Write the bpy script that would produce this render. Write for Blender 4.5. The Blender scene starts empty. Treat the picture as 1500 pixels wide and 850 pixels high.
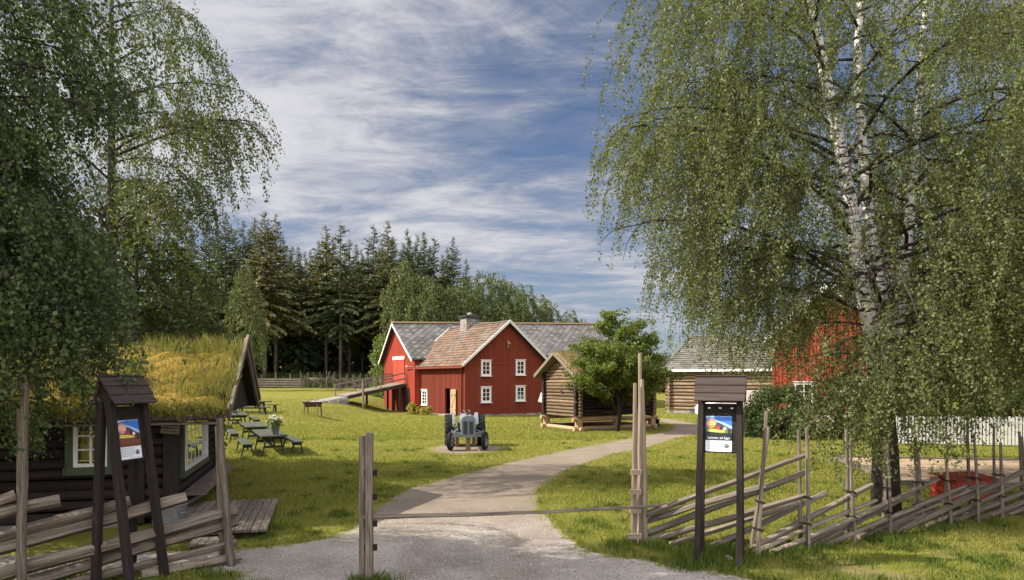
import bpy, math, random
import numpy as np
from mathutils import Vector, Matrix

rnd = random.Random(11)
rng = np.random.default_rng(11)
SC = bpy.context.scene
COL = SC.collection
F, EYE, CX, HY = 1000.0, 2.6, 750.0, 555.0      # focal length in photo pixels, eye height, principal column, horizon row
Z = Vector((0, 0, 1))


def V(*a):
    return Vector(a)


# ------------------------------------------------------------------ terrain
def sstep(a, b, x):
    t = np.clip((np.asarray(x, float) - a) / (b - a), 0, 1)
    return t * t * (3 - 2 * t)


def tz(x, y):
    x = np.asarray(x, float)
    y = np.asarray(y, float)
    rise = np.interp(y, [30, 41, 50, 62, 90, 100, 130, 200, 600], [0, .6, .8, .95, 1.43, 2.7, 5, 7, 7])
    near = 1 - sstep(-13.5, -9.5, x)
    far = 1 - sstep(5, 45, x) * .8
    w = sstep(60, 76, y)
    return rise * (near * (1 - w) + far * w)


def gz(x, y):
    return float(tz(x, y))


def on_ground(px, py):
    """the point of the terrain seen at a photo pixel"""
    d = 5.0
    dx, dz = (px - CX) / F, (HY - py) / F
    while d < 400:
        if EYE + dz * d <= gz(dx * d, d):
            break
        d += .05
    return Vector((dx * d, d, gz(dx * d, d)))


def P(px, py, d):
    return Vector(((px - CX) / F * d, d, EYE + (HY - py) / F * d))


def flat(px, py):
    d = EYE * F / (py - HY)
    return ((px - CX) / F * d, d)


# ------------------------------------------------------------------ mesh builder
class MB:
    def __init__(s):
        s.v, s.f, s.u, s.m = [], [], [], []

    def face(s, pts, uv=None, m=0):
        i = len(s.v)
        s.v += [tuple(p) for p in pts]
        s.f.append(list(range(i, i + len(pts))))
        s.u.append(uv or [(p[0] + p[1], p[2]) for p in pts])
        s.m.append(m)

    def hexa(s, Q, m=0):
        i = len(s.v)
        Q = [Vector(q) for q in Q]
        s.v += [tuple(q) for q in Q]
        ax = [Q[1] - Q[0], Q[3] - Q[0], Q[4] - Q[0]]
        A = max(ax, key=lambda a: a.length)
        A = A.normalized() if A.length > 0 else Vector((1, 0, 0))
        ou, ov = rnd.random() * 20, rnd.random() * 20
        for k, fc in enumerate(((0, 3, 2, 1), (4, 5, 6, 7), (0, 1, 5, 4), (1, 2, 6, 5), (2, 3, 7, 6), (3, 0, 4, 7))):
            s.f.append([i + j for j in fc])
            e0, e1 = Q[fc[1]] - Q[fc[0]], Q[fc[3]] - Q[fc[0]]
            l0, l1 = e0.length, e1.length
            o = ov + k * 1.7
            if abs(e0.dot(A)) / (l0 + 1e-9) >= abs(e1.dot(A)) / (l1 + 1e-9):
                s.u.append([(ou, o), (ou + l0, o), (ou + l0, o + l1), (ou, o + l1)])
            else:
                s.u.append([(ou, o), (ou, o + l0), (ou + l1, o + l0), (ou + l1, o)])
            s.m.append(m)

    def box(s, c, d, m=0, R=None):
        c = Vector(c)
        h = [x / 2 for x in d]
        Q = [Vector((x * h[0], y * h[1], z * h[2])) for z in (-1, 1) for x, y in ((-1, -1), (1, -1), (1, 1), (-1, 1))]
        s.hexa([c + (R @ q if R else q) for q in Q], m)

    def rect(s, x0, x1, y0, y1, z0, z1, m=0):
        s.box(((x0 + x1) / 2, (y0 + y1) / 2, (z0 + z1) / 2), (x1 - x0, y1 - y0, z1 - z0), m)

    def beam(s, a, b, w, h, m=0, up=Z, taper=1.0):
        a, b = Vector(a), Vector(b)
        d = (b - a).normalized()
        x = d.cross(Vector(up))
        if x.length < 1e-4:
            x = d.cross(Vector((0, 1, 0)))
        x.normalize()
        y = x.cross(d)
        x, y = x * w / 2, y * h / 2
        t = taper
        s.hexa([a - x - y, a + x - y, a + x + y, a - x + y, b - x * t - y * t, b + x * t - y * t, b + x * t + y * t, b - x * t + y * t], m)

    def tube(s, pts, rad, n=8, m=0, jit=0.0, sq=1.0, caps=True, capm=None):
        pts = [Vector(p) for p in pts]
        if not hasattr(rad, '__len__'):
            rad = [rad] * len(pts)
        i0 = len(s.v)
        d = (pts[1] - pts[0]).normalized()
        x = d.cross(Z)
        if x.length < .05:
            x = d.cross(Vector((0, 1, 0)))
        x.normalize()
        ph = [1 + rnd.uniform(-jit, jit) for _ in range(n)]
        L, Ls = 0, []
        for k, p in enumerate(pts):
            if k:
                L += (p - pts[k - 1]).length
            Ls.append(L)
            t = (pts[min(k + 1, len(pts) - 1)] - pts[max(k - 1, 0)]).normalized()
            x = (x - t * x.dot(t)).normalized()
            y = t.cross(x)
            for j in range(n):
                a = 2 * math.pi * (j + .5) / n
                r = rad[k] * ph[j] * (1 + rnd.uniform(-jit, jit) * .4)
                s.v.append(tuple(p + x * math.cos(a) * r + y * math.sin(a) * r * sq))
        ou, ov = rnd.random() * 20, rnd.random() * 20
        c = 2 * math.pi * max(rad) / n
        for k in range(len(pts) - 1):
            for j in range(n):
                a, b = i0 + k * n + j, i0 + k * n + (j + 1) % n
                s.f.append([a, b, b + n, a + n])
                s.u.append([(ou + Ls[k], ov + j * c), (ou + Ls[k], ov + j * c + c), (ou + Ls[k + 1], ov + j * c + c), (ou + Ls[k + 1], ov + j * c)])
                s.m.append(m)
        if caps:
            for base, rev in ((i0, True), (i0 + (len(pts) - 1) * n, False)):
                fc = [base + j for j in range(n)]
                s.f.append(fc[::-1] if rev else fc)
                s.u.append([(ou + .01 * math.cos(j), ov + .05 * math.sin(j)) for j in range(n)])
                s.m.append(m if capm is None else capm)

    def lathe(s, prof, c, axis, n=24, m=0, caps=True):
        """prof: (radius, offset along the axis) pairs"""
        c, a = Vector(c), Vector(axis).normalized()
        x = a.orthogonal().normalized()
        y = a.cross(x)
        i0 = len(s.v)
        for r, o in prof:
            for j in range(n):
                t = 2 * math.pi * j / n
                s.v.append(tuple(c + a * o + (x * math.cos(t) + y * math.sin(t)) * r))
        for k in range(len(prof) - 1):
            for j in range(n):
                p, q = i0 + k * n + j, i0 + k * n + (j + 1) % n
                s.f.append([p, q, q + n, p + n])
                s.u.append([(j / n, k), (j / n + 1 / n, k), (j / n + 1 / n, k + 1), (j / n, k + 1)])
                s.m.append(m)
        if caps:
            for k in (0, len(prof) - 1):
                if prof[k][0] > 1e-4:
                    s.f.append([i0 + k * n + j for j in range(n)])
                    s.u.append([(0, 0)] * n)
                    s.m.append(m)

    def prism(s, poly, off, m=0):
        """a flat polygon pushed along a vector"""
        off = Vector(off)
        A = [Vector(p) for p in poly]
        n = len(A)
        i = len(s.v)
        s.v += [tuple(p) for p in A] + [tuple(p + off) for p in A]
        ou = rnd.random() * 9
        fs = [list(range(n))[::-1], list(range(n, 2 * n))] + [[k, (k + 1) % n, n + (k + 1) % n, n + k] for k in range(n)]
        for fc in fs:
            s.f.append([i + k for k in fc])
            s.u.append([(ou + s.v[i + k][2], s.v[i + k][0] + s.v[i + k][1]) for k in fc])
            s.m.append(m)

    def build(s, name, mats, parent=None, smooth=False, auto=None):
        me = bpy.data.meshes.new(name)
        me.from_pydata(s.v, [], s.f)
        uv = me.uv_layers.new(name='UVMap')
        uv.data.foreach_set('uv', [c for f in s.u for p in f for c in p])
        for mt in (mats if isinstance(mats, (list, tuple)) else [mats]):
            me.materials.append(mt)
        me.polygons.foreach_set('material_index', s.m)
        if smooth:
            me.polygons.foreach_set('use_smooth', [True] * len(s.f))
            if auto:
                me.set_sharp_from_angle(angle=math.radians(auto))
        me.update()
        return link(name, me, parent)


def link(name, me, parent=None):
    o = bpy.data.objects.new(name, me)
    COL.objects.link(o)
    if parent:
        o.parent = parent
    return o


def np_mesh(name, verts, faces, mat, smooth=False):
    """verts (N,3); faces: list of (M,k) integer arrays"""
    me = bpy.data.meshes.new(name)
    me.vertices.add(len(verts))
    me.vertices.foreach_set('co', np.ascontiguousarray(verts, dtype=np.float32).ravel())
    li = np.concatenate([f.ravel() for f in faces]).astype(np.int32)
    starts, o = [], 0
    for f in faces:
        starts.append(o + np.arange(len(f)) * f.shape[1])
        o += f.size
    starts = np.concatenate(starts).astype(np.int32)
    me.loops.add(len(li))
    me.loops.foreach_set('vertex_index', li)
    me.polygons.add(len(starts))
    me.polygons.foreach_set('loop_start', starts)
    if smooth:
        me.polygons.foreach_set('use_smooth', np.ones(len(starts), bool))
    me.materials.append(mat)
    me.update(calc_edges=True)
    return me


def tag(o, label, cat, group=None, kind=None):
    if label:
        o['label'] = label
    if cat:
        o['category'] = cat
    if group:
        o['group'] = group
    if kind:
        o['kind'] = kind
    return o


def thing(name, label, cat, loc=(0, 0, 0), rz=0.0, group=None):
    o = bpy.data.objects.new(name, None)
    COL.objects.link(o)
    o.location = loc
    o.rotation_euler = (0, 0, rz)
    return tag(o, label, cat, group)


def dup(root, loc, rz, label, sc=None):
    def cp(o, par):
        c = o.copy()
        COL.objects.link(c)
        c.parent = par
        for k in list(o.children):
            cp(k, c)
        return c
    r = cp(root, None)
    r.location, r.rotation_euler = loc, (0, 0, rz)
    if sc:
        r.scale = sc
    r['label'] = label
    return r


# ------------------------------------------------------------------ materials
class NT:
    def __init__(s, name):
        s.mat = bpy.data.materials.new(name)
        s.mat.use_nodes = True
        s.t = s.mat.node_tree
        s.b = s.t.nodes['Principled BSDF']
        s.out = s.t.nodes['Material Output']

    def n(s, typ, **kw):
        x = s.t.nodes.new(typ)
        for k, v in kw.items():
            if k.startswith('_'):
                setattr(x, k[1:], v)
            else:
                x.inputs[k.replace('__', ' ')].default_value = v
        return x

    def l(s, a, b):
        s.t.links.new(a, b)

    def coord(s, kind='Object', scale=(1, 1, 1), rot=(0, 0, 0)):
        c = s.n('ShaderNodeTexCoord')
        mp = s.n('ShaderNodeMapping')
        mp.inputs['Scale'].default_value = scale
        mp.inputs['Rotation'].default_value = rot
        s.l(c.outputs[kind], mp.inputs['Vector'])
        return mp.outputs[0]

    def noise(s, co, scale, detail=4, rough=.55, dist=0.0):
        x = s.n('ShaderNodeTexNoise', Scale=scale, Detail=detail, Roughness=rough, Distortion=dist)
        s.l(co, x.inputs['Vector'])
        return x.outputs['Fac']

    def ramp(s, fac, stops):
        r = s.n('ShaderNodeValToRGB')
        e = r.color_ramp.elements
        while len(e) < len(stops):
            e.new(.5)
        for k, (p, c) in enumerate(stops):
            e[k].position = p
            e[k].color = (*c, 1) if len(c) == 3 else c
        s.l(fac, r.inputs['Fac'])
        return r.outputs['Color']

    def gray(s, fac, a, b, lo=0.0, hi=1.0):
        x = s.n('ShaderNodeMapRange')
        x.inputs['From Min'].default_value, x.inputs['From Max'].default_value = a, b
        x.inputs['To Min'].default_value, x.inputs['To Max'].default_value = lo, hi
        s.l(fac, x.inputs['Value'])
        return x.outputs[0]

    def mix(s, fac, a, b, mode='MIX'):
        x = s.n('ShaderNodeMixRGB', _blend_type=mode)
        for sock, v in ((x.inputs['Fac'], fac), (x.inputs['Color1'], a), (x.inputs['Color2'], b)):
            if hasattr(v, 'is_linked'):
                s.l(v, sock)
            elif isinstance(v, (int, float)):
                sock.default_value = v
            else:
                sock.default_value = (*v, 1)
        return x.outputs[0]

    def island(s, col, amt, hue=0.0):
        g = s.n('ShaderNodeNewGeometry')
        h = s.n('ShaderNodeHueSaturation')
        s.l(s.gray(g.outputs['Random Per Island'], 0, 1, 1 - amt, 1 + amt), h.inputs['Value'])
        if hue:
            w = s.n('ShaderNodeTexWhiteNoise', _noise_dimensions='1D')
            s.l(g.outputs['Random Per Island'], w.inputs['W'])
            s.l(s.gray(w.outputs['Value'], 0, 1, .5 - hue, .5 + hue), h.inputs['Hue'])
        s.l(col, h.inputs['Color'])
        return h.outputs[0]

    def bump(s, fac, strength=.3, dist=.01):
        x = s.n('ShaderNodeBump', Strength=strength, Distance=dist)
        s.l(fac, x.inputs['Height'])
        s.l(x.outputs[0], s.b.inputs['Normal'])

    def done(s, col=None, rough=.8, spec=.3, metal=0.0):
        if col is not None:
            if hasattr(col, 'is_linked'):
                s.l(col, s.b.inputs['Base Color'])
            else:
                s.b.inputs['Base Color'].default_value = (*col, 1)
        s.b.inputs['Roughness'].default_value = rough
        s.b.inputs['Specular IOR Level'].default_value = spec
        s.b.inputs['Metallic'].default_value = metal
        return s.mat


def wood(name, dark, light, island=.22, rough=.85, scale=(1.2, 30, 1), bump=.35, bd=.006, blotch=.35, spec=.2):
    t = NT(name)
    co = t.coord('UV', scale)
    g = t.noise(co, 1.6, 6, .62, .3)
    c = t.ramp(g, [(.28, dark), (.72, light)])
    b = t.noise(t.coord('UV', (.8, 2.5, 1)), 1.3, 3)
    c = t.mix(t.gray(b, .35, .7, 0, blotch), c, dark)
    if island:
        c = t.island(c, island)
    t.bump(g, bump, bd)
    return t.done(c, rough, spec)


def plain(name, col, rough=.6, spec=.4, metal=0.0, var=.12, scale=6, bump=0.0, island=0.0):
    t = NT(name)
    n = t.noise(t.coord('Object'), scale, 4)
    c = t.ramp(n, [(.25, tuple(x * (1 - var) for x in col)), (.75, tuple(min(1, x * (1 + var)) for x in col))])
    if island:
        c = t.island(c, island)
    if bump:
        t.bump(n, bump, .01)
    return t.done(c, rough, spec, metal)


def leafmat(name, c1, c2, trans=.45, hue=.015, var=.35, rough=.55, dry=None):
    t = NT(name)
    g = t.n('ShaderNodeNewGeometry')
    big = t.noise(t.coord('Object'), .9, 2)
    c = t.mix(g.outputs['Random Per Island'], c1, c2)
    c = t.mix(t.gray(big, .35, .65, 0, .5), c, c2)
    if dry:
        d = t.noise(t.coord('Object'), .42, 5, .68)
        c = t.mix(t.gray(d, .47, .66, 0, .5), c, dry)
    c = t.island(c, var, hue)
    tr = t.n('ShaderNodeBsdfTranslucent')
    tc = t.mix(1.0, c, (1.15, 1.2, .55), 'MULTIPLY')
    t.l(tc, tr.inputs['Color'])
    t.done(c, rough, .3)
    m = t.n('ShaderNodeMixShader', Fac=trans)
    t.l(t.b.outputs[0], m.inputs[1])
    t.l(tr.outputs[0], m.inputs[2])
    t.l(m.outputs[0], t.out.inputs['Surface'])
    return t.mat


def grass_color(t):
    co = t.coord('Object')
    a = t.noise(co, .16, 4, .6)
    b = t.noise(co, 1.1, 5, .65)
    c = t.noise(co, 28, 3, .7)
    col = t.ramp(b, [(.3, (.115, .14, .02)), (.5, (.195, .19, .032)), (.72, (.29, .235, .06))])
    col = t.mix(t.gray(a, .4, .62, 0, .6), col, (.215, .165, .038))
    col = t.mix(t.gray(c, .3, .7, .75, 0), col, (.045, .058, .008))
    col = t.mix(t.gray(c, .6, .85, 0, .5), col, (.24, .22, .07))
    return col, c


MAT = {}


def make_materials():
    m = MAT
    t = NT('lawn')
    col, c = grass_color(t)
    # worn bare earth showing by the roadside
    co = t.coord('Object')
    sep = t.n('ShaderNodeSeparateXYZ')
    t.l(co, sep.inputs[0])
    wx = t.gray(sep.outputs['X'], 2.8, 5.0, 0, 1)
    wy = t.gray(sep.outputs['Y'], 9.3, 11.0, 1, 0)
    e = t.noise(co, .55, 5, .65)
    k = t.n('ShaderNodeMath', _operation='MULTIPLY')
    t.l(wx, k.inputs[0]); t.l(wy, k.inputs[1])
    k2 = t.n('ShaderNodeMath', _operation='MULTIPLY')
    t.l(k.outputs[0], k2.inputs[0]); t.l(t.gray(e, .42, .56, 0, .9), k2.inputs[1])
    dirt = t.ramp(t.noise(co, 9, 5, .7), [(.3, (.09, .06, .04)), (.7, (.2, .15, .1))])
    col = t.mix(k2.outputs[0], col, dirt)
    t.bump(c, .8, .03)
    m['lawn'] = t.done(col, .95, .1)

    t = NT('gravel')
    col, c = grass_color(t)
    co = t.coord('Object')
    g1 = t.noise(co, 55, 4, .75)
    g2 = t.noise(co, .7, 4, .6)
    g3 = t.noise(co, 5, 4, .6)
    gr = t.ramp(g1, [(.25, (.14, .12, .105)), (.5, (.32, .285, .25)), (.75, (.52, .475, .425))])
    sep = t.n('ShaderNodeSeparateXYZ')
    t.l(co, sep.inputs[0])
    far = t.gray(sep.outputs['Y'], 10.6, 13.5, 0, 1)
    earth = t.ramp(g1, [(.25, (.13, .102, .078)), (.75, (.295, .24, .19))])
    gr = t.mix(far, gr, earth)
    gr = t.mix(t.gray(g2, .4, .65, 0, .6), gr, (.13, .105, .082))
    ru = t.n('ShaderNodeAttribute', _attribute_name='rut')
    rm = t.n('ShaderNodeMath', _operation='MULTIPLY')
    t.l(ru.outputs['Fac'], rm.inputs[0]); t.l(t.gray(t.noise(co, 1.7, 4, .6), .35, .6, .15, .75), rm.inputs[1])
    gr = t.mix(rm.outputs[0], gr, (.19, .15, .115))
    at = t.n('ShaderNodeAttribute', _attribute_name='edge')
    mm = t.n('ShaderNodeMath', _operation='ADD')
    t.l(at.outputs['Fac'], mm.inputs[0])
    t.l(t.gray(g3, .3, .7, -.28, .28), mm.inputs[1])
    m2 = t.n('ShaderNodeMath', _operation='ADD')
    t.l(mm.outputs[0], m2.inputs[0])
    t.l(t.gray(g1, .3, .7, -.12, .12), m2.inputs[1])
    col = t.mix(t.gray(m2.outputs[0], -.02, .12, 0, 1), col, gr)
    t.bump(g1, .9, .02)
    m['gravel'] = t.done(col, .95, .15)

    m['stone_chip'] = plain('stone_chip', (.24, .22, .205), .9, .2, var=.3, scale=30, island=.6)
    m['greywood'] = wood('weathered_wood', (.045, .033, .026), (.29, .238, .188), .3, scale=(1.3, 24, 1), bump=1.0, bd=.018)
    m['palewood'] = wood('pale_wood', (.13, .095, .068), (.37, .295, .22), .2, scale=(1.0, 22, 1), bump=.5, bd=.01)
    m['darkwood'] = wood('dark_stained_wood', (.012, .009, .008), (.036, .027, .024), .2, scale=(1.2, 20, 1), bump=.4, bd=.006)
    m['roofboard'] = wood('brown_roof_board', (.024, .018, .016), (.07, .052, .046), .2, scale=(1.2, 14, 1), bump=.5, bd=.008)
    m['tar_shade_log'] = wood('tarred_and_shaded_log', (.012, .008, .009), (.042, .028, .028), .25, scale=(.9, 16, 1), bump=.6, bd=.012)
    m['log'] = wood('sunburnt_log', (.06, .04, .025), (.25, .175, .105), .28, scale=(.8, 16, 1), bump=.6, bd=.015, blotch=.5)
    m['oldlog'] = wood('grey_brown_log', (.09, .06, .04), (.33, .235, .15), .3, scale=(.7, 14, 1), bump=.6, bd=.015, blotch=.5)
    m['newlog'] = wood('fresh_timber', (.22, .14, .075), (.42, .295, .17), .12, scale=(.8, 14, 1), bump=.3)
    m['red'] = wood('red_boards', (.118, .022, .012), (.20, .041, .021), .14, scale=(1.3, 22, 1), bump=.3, blotch=.25)
    m['brightred'] = wood('bright_red_boards', (.24, .034, .020), (.36, .060, .034), .12, scale=(1.3, 22, 1), bump=.3, blotch=.2)
    m['white'] = plain('white_paint', (.62, .61, .58), .5, .4, var=.08, scale=9)
    m['green'] = plain('green_paint', (.05, .066, .038), .6, .3, var=.2, scale=9)
    m['glass'] = plain('dark_window_glass', (.012, .014, .017), .06, .6, var=.1)
    m['doorwood'] = wood('door_planks', (.19, .12, .065), (.40, .28, .16), .2, scale=(1, 24, 1), bump=.4)
    m['stone'] = plain('grey_stone', (.22, .20, .18), .9, .2, var=.45, scale=9, bump=.5, island=.3)
    m['slate'] = plain('slate_tile', (.108, .10, .094), .75, .3, var=.25, scale=14, bump=.2, island=.35)
    m['oldtile'] = NT('mossy_stone_tile')
    t = m['oldtile']
    n = t.noise(t.coord('Object'), 3.0, 5, .7)
    c = t.ramp(n, [(.3, (.065, .06, .05)), (.55, (.125, .118, .102)), (.78, (.185, .168, .122))])
    m['oldtile'] = t.done(t.island(c, .22), .9, .2)
    t = NT('wood_shingle')
    n = t.noise(t.coord('Object', (.6, .6, .6)), .8, 4, .7)
    gg = t.n('ShaderNodeNewGeometry')
    w = t.n('ShaderNodeTexWhiteNoise', _noise_dimensions='1D')
    t.l(gg.outputs['Random Per Island'], w.inputs['W'])
    c = t.mix(w.outputs['Value'], (.155, .08, .046), (.115, .088, .066))
    c = t.mix(t.gray(n, .42, .62, 0, .85), c, (.13, .105, .088))
    m['shingle'] = t.done(t.island(c, .28), .9, .2)
    m['roofdark'] = plain('roof_underlay', (.05, .042, .038), .9, .2)
    m['ridge'] = wood('ridge_board', (.28, .19, .10), (.5, .36, .2), .1)
    # birch bark
    t = NT('birch_bark')
    co = t.coord('Object', (2.2, 2.2, 7))
    n = t.noise(co, 1.6, 5, .6, .4)
    n2 = t.noise(t.coord('Object', (6, 6, 1.5)), 2.5, 5, .65)
    sep = t.n('ShaderNodeSeparateXYZ')
    t.l(t.coord('Object'), sep.inputs[0])
    low = t.gray(sep.outputs['Z'], .8, 3.2, .32, 0)
    s2 = t.n('ShaderNodeMath', _operation='ADD')
    t.l(n, s2.inputs[0]); t.l(low, s2.inputs[1])
    c = t.ramp(n2, [(.3, (.42, .385, .35)), (.6, (.68, .65, .61))])
    c = t.mix(t.gray(s2.outputs[0], .51, .58, 0, 1), c, (.035, .028, .024))
    t.bump(n2, .5, .02)
    m['bark'] = t.done(c, .85, .2)
    m['twig'] = plain('dark_twig_bark', (.032, .024, .02), .85, .2, var=.3, scale=5)
    m['sprucebark'] = plain('spruce_bark', (.11, .085, .07), .9, .15, var=.4, scale=3)
    m['leaf_birch'] = leafmat('birch_leaf', (.142, .152, .052), (.10, .122, .040), .43, .012, .28)
    m['leaf_shade'] = leafmat('shaded_birch_leaf', (.09, .12, .045), (.06, .09, .036), .38, .012, .45)  # birch leaf colour darkened to paint in the tree's shade
    m['leaf_mid'] = leafmat('mid_birch_leaf', (.13, .145, .044), (.085, .108, .034), .42, .012, .4)
    m['leaf_rowan'] = leafmat('rowan_leaf', (.15, .175, .034), (.10, .135, .025), .4, .012, .35)
    m['leaf_far'] = leafmat('far_birch_leaf', (.115, .135, .040), (.085, .110, .032), .36, .012, .35)
    m['leaf_light'] = leafmat('light_birch_leaf', (.15, .19, .045), (.11, .15, .035), .38, .012, .3)
    m['leaf_bush'] = leafmat('shrub_leaf', (.060, .085, .022), (.038, .060, .016), .28, .012, .4)
    m['needle'] = leafmat('spruce_needle', (.10, .12, .04), (.06, .082, .028), .2, .015, .45)
    m['needle_sunlit'] = leafmat('sunlit_brown_needle', (.185, .155, .058), (.10, .108, .038), .2, .015, .4)  # sunlit brown-green put into the needle colour of some spruces
    m['blade'] = leafmat('grass_blade', (.26, .25, .05), (.165, .19, .034), .3, .014, .38, dry=(.34, .275, .09))
    m['tallblade'] = leafmat('tall_grass_blade', (.12, .155, .024), (.085, .12, .018), .35, .014, .35)
    m['straw'] = leafmat('roof_grass_blade', (.27, .215, .065), (.15, .16, .032), .3, .014, .35)
    t = NT('turf_moss')
    co = t.coord('Object')
    n = t.noise(co, 1.5, 5, .65)
    f = t.noise(co, 22, 4, .7)
    c = t.ramp(n, [(.3, (.13, .12, .02)), (.5, (.32, .22, .04)), (.68, (.42, .27, .055))])
    c = t.mix(t.gray(f, .35, .65, .7, 0), c, (.06, .045, .01))
    sep = t.n('ShaderNodeSeparateXYZ')
    t.l(co, sep.inputs[0])
    t.bump(f, 1.0, .06)
    MOSS = t
    m['moss'] = t.done(c, .95, .1)
    m['sedum'] = plain('brown_sedum', (.15, .105, .055), .95, .1, 0, .55, 3, .6)
    m['zinc'] = plain('galvanised_zinc', (.20, .205, .21), .5, .5, .55, .25, 7)
    m['iron'] = plain('rusty_iron', (.075, .045, .03), .8, .3, .2, .4, 9)
    m['tractorgrey'] = plain('grey_enamel', (.165, .18, .205), .42, .5, 0, .12, 4)
    m['tractordark'] = plain('dark_iron', (.04, .042, .046), .5, .5, .3, .3, 8)
    m['grillegrey'] = plain('grille_slats', (.05, .055, .065), .5, .5, .2, .1, 8)
    m['rubber'] = plain('tyre_rubber', (.018, .018, .019), .85, .25, 0, .3, 9)
    m['benchgreen'] = wood('mossy_green_planks', (.024, .03, .02), (.09, .098, .072), .2, scale=(1, 18, 1))
    m['post'] = plain('support_post', (.15, .10, .07), .85, .2)
    m['sand'] = plain('sand', (.30, .225, .155), .95, .1, 0, .2, 9, .5)
    m['vanwhite'] = plain('van_paint', (.72, .73, .74), .3, .5, 0, .03, 2)
    m['flower'] = plain('white_blossom', (.6, .6, .45), .8, .2, 0, .2, 30)
    m['flower_yellow'] = leafmat('yellow_blossom', (.42, .30, .03), (.20, .2, .03), .3, .01, .3)
    m['hide'] = plain('brown_white_hide', (.42, .33, .27), .8, .2, 0, .55, 2.2)
    m['cloth'] = plain('lawn_reflection_curtain', (.42, .35, .07), .9, .1, 0, .15, 8)  # yellow imitates the sunlit lawn reflected in the gable window
    m['paper'] = plain('white_paper', (.66, .67, .72), .6, .3, 0, .03, 3)
    for k, c in dict(p_blue=(.05, .16, .55), p_sky=(.30, .48, .75), p_orange=(.75, .22, .035), p_pink=(.62, .26, .22), p_red=(.45, .04, .05), p_dark=(.012, .018, .024), p_green=(.10, .13, .03), p_yellow=(.55, .48, .10), p_brown=(.16, .06, .04), p_hill=(.06, .06, .07), p_grey=(.33, .34, .38), p_cream=(.8, .72, .6)).items():
        m[k] = plain(k, c, .5, .3, 0, .03)
    # clear window glass: reflection by the Fresnel law, otherwise see-through
    t = NT('clear_glass')
    gl = t.n('ShaderNodeBsdfGlossy', Roughness=.02)
    tp = t.n('ShaderNodeBsdfTransparent')
    fr = t.n('ShaderNodeFresnel', IOR=1.38)
    mx = t.n('ShaderNodeMixShader')
    t.l(fr.outputs[0], mx.inputs[0]); t.l(tp.outputs[0], mx.inputs[1]); t.l(gl.outputs[0], mx.inputs[2])
    t.l(mx.outputs[0], t.out.inputs['Surface'])
    m['clear'] = t.mat


make_materials()

# ------------------------------------------------------------------ ground, path
def poly_sd(poly, X, Y):
    """signed distance to a polygon, positive inside"""
    poly = np.asarray(poly, float)
    d = np.full(X.shape, 1e9)
    ins = np.zeros(X.shape, bool)
    for a, b in zip(poly, np.roll(poly, -1, 0)):
        e = b - a
        t = np.clip(((X - a[0]) * e[0] + (Y - a[1]) * e[1]) / (e @ e + 1e-12), 0, 1)
        d = np.minimum(d, np.hypot(X - a[0] - t * e[0], Y - a[1] - t * e[1]))
        c = (a[1] > Y) != (b[1] > Y)
        with np.errstate(divide='ignore', invalid='ignore'):
            xi = a[0] + (Y - a[1]) / (e[1] if e[1] else 1e-12) * e[0]
        ins ^= c & (X < xi)
    return np.where(ins, d, -d)


PATH = [flat(*p) for p in [
    (-150, 1000), (330, 862), (352, 842), (250, 840), (-60, 852), (-60, 818), (250, 808), (345, 806), (420, 799), (490, 789), (532, 765), (548, 745),
    (600, 716), (690, 692), (760, 675), (830, 660), (900, 647), (945, 639), (985, 630), (990, 624), (968, 617.5), (930, 613.5), (930, 611.5), (985, 614.5), (1015, 621),
    (1030, 624.5), (1130, 618), (1300, 608), (1300, 612), (1130, 623.5), (1030, 633.5), (990, 643), (946, 656), (900, 666), (830, 690), (790, 716), (788, 742), (822, 778), (860, 809), (1000, 831), (1110, 851), (1330, 1000)]]
CROSS = None


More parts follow.
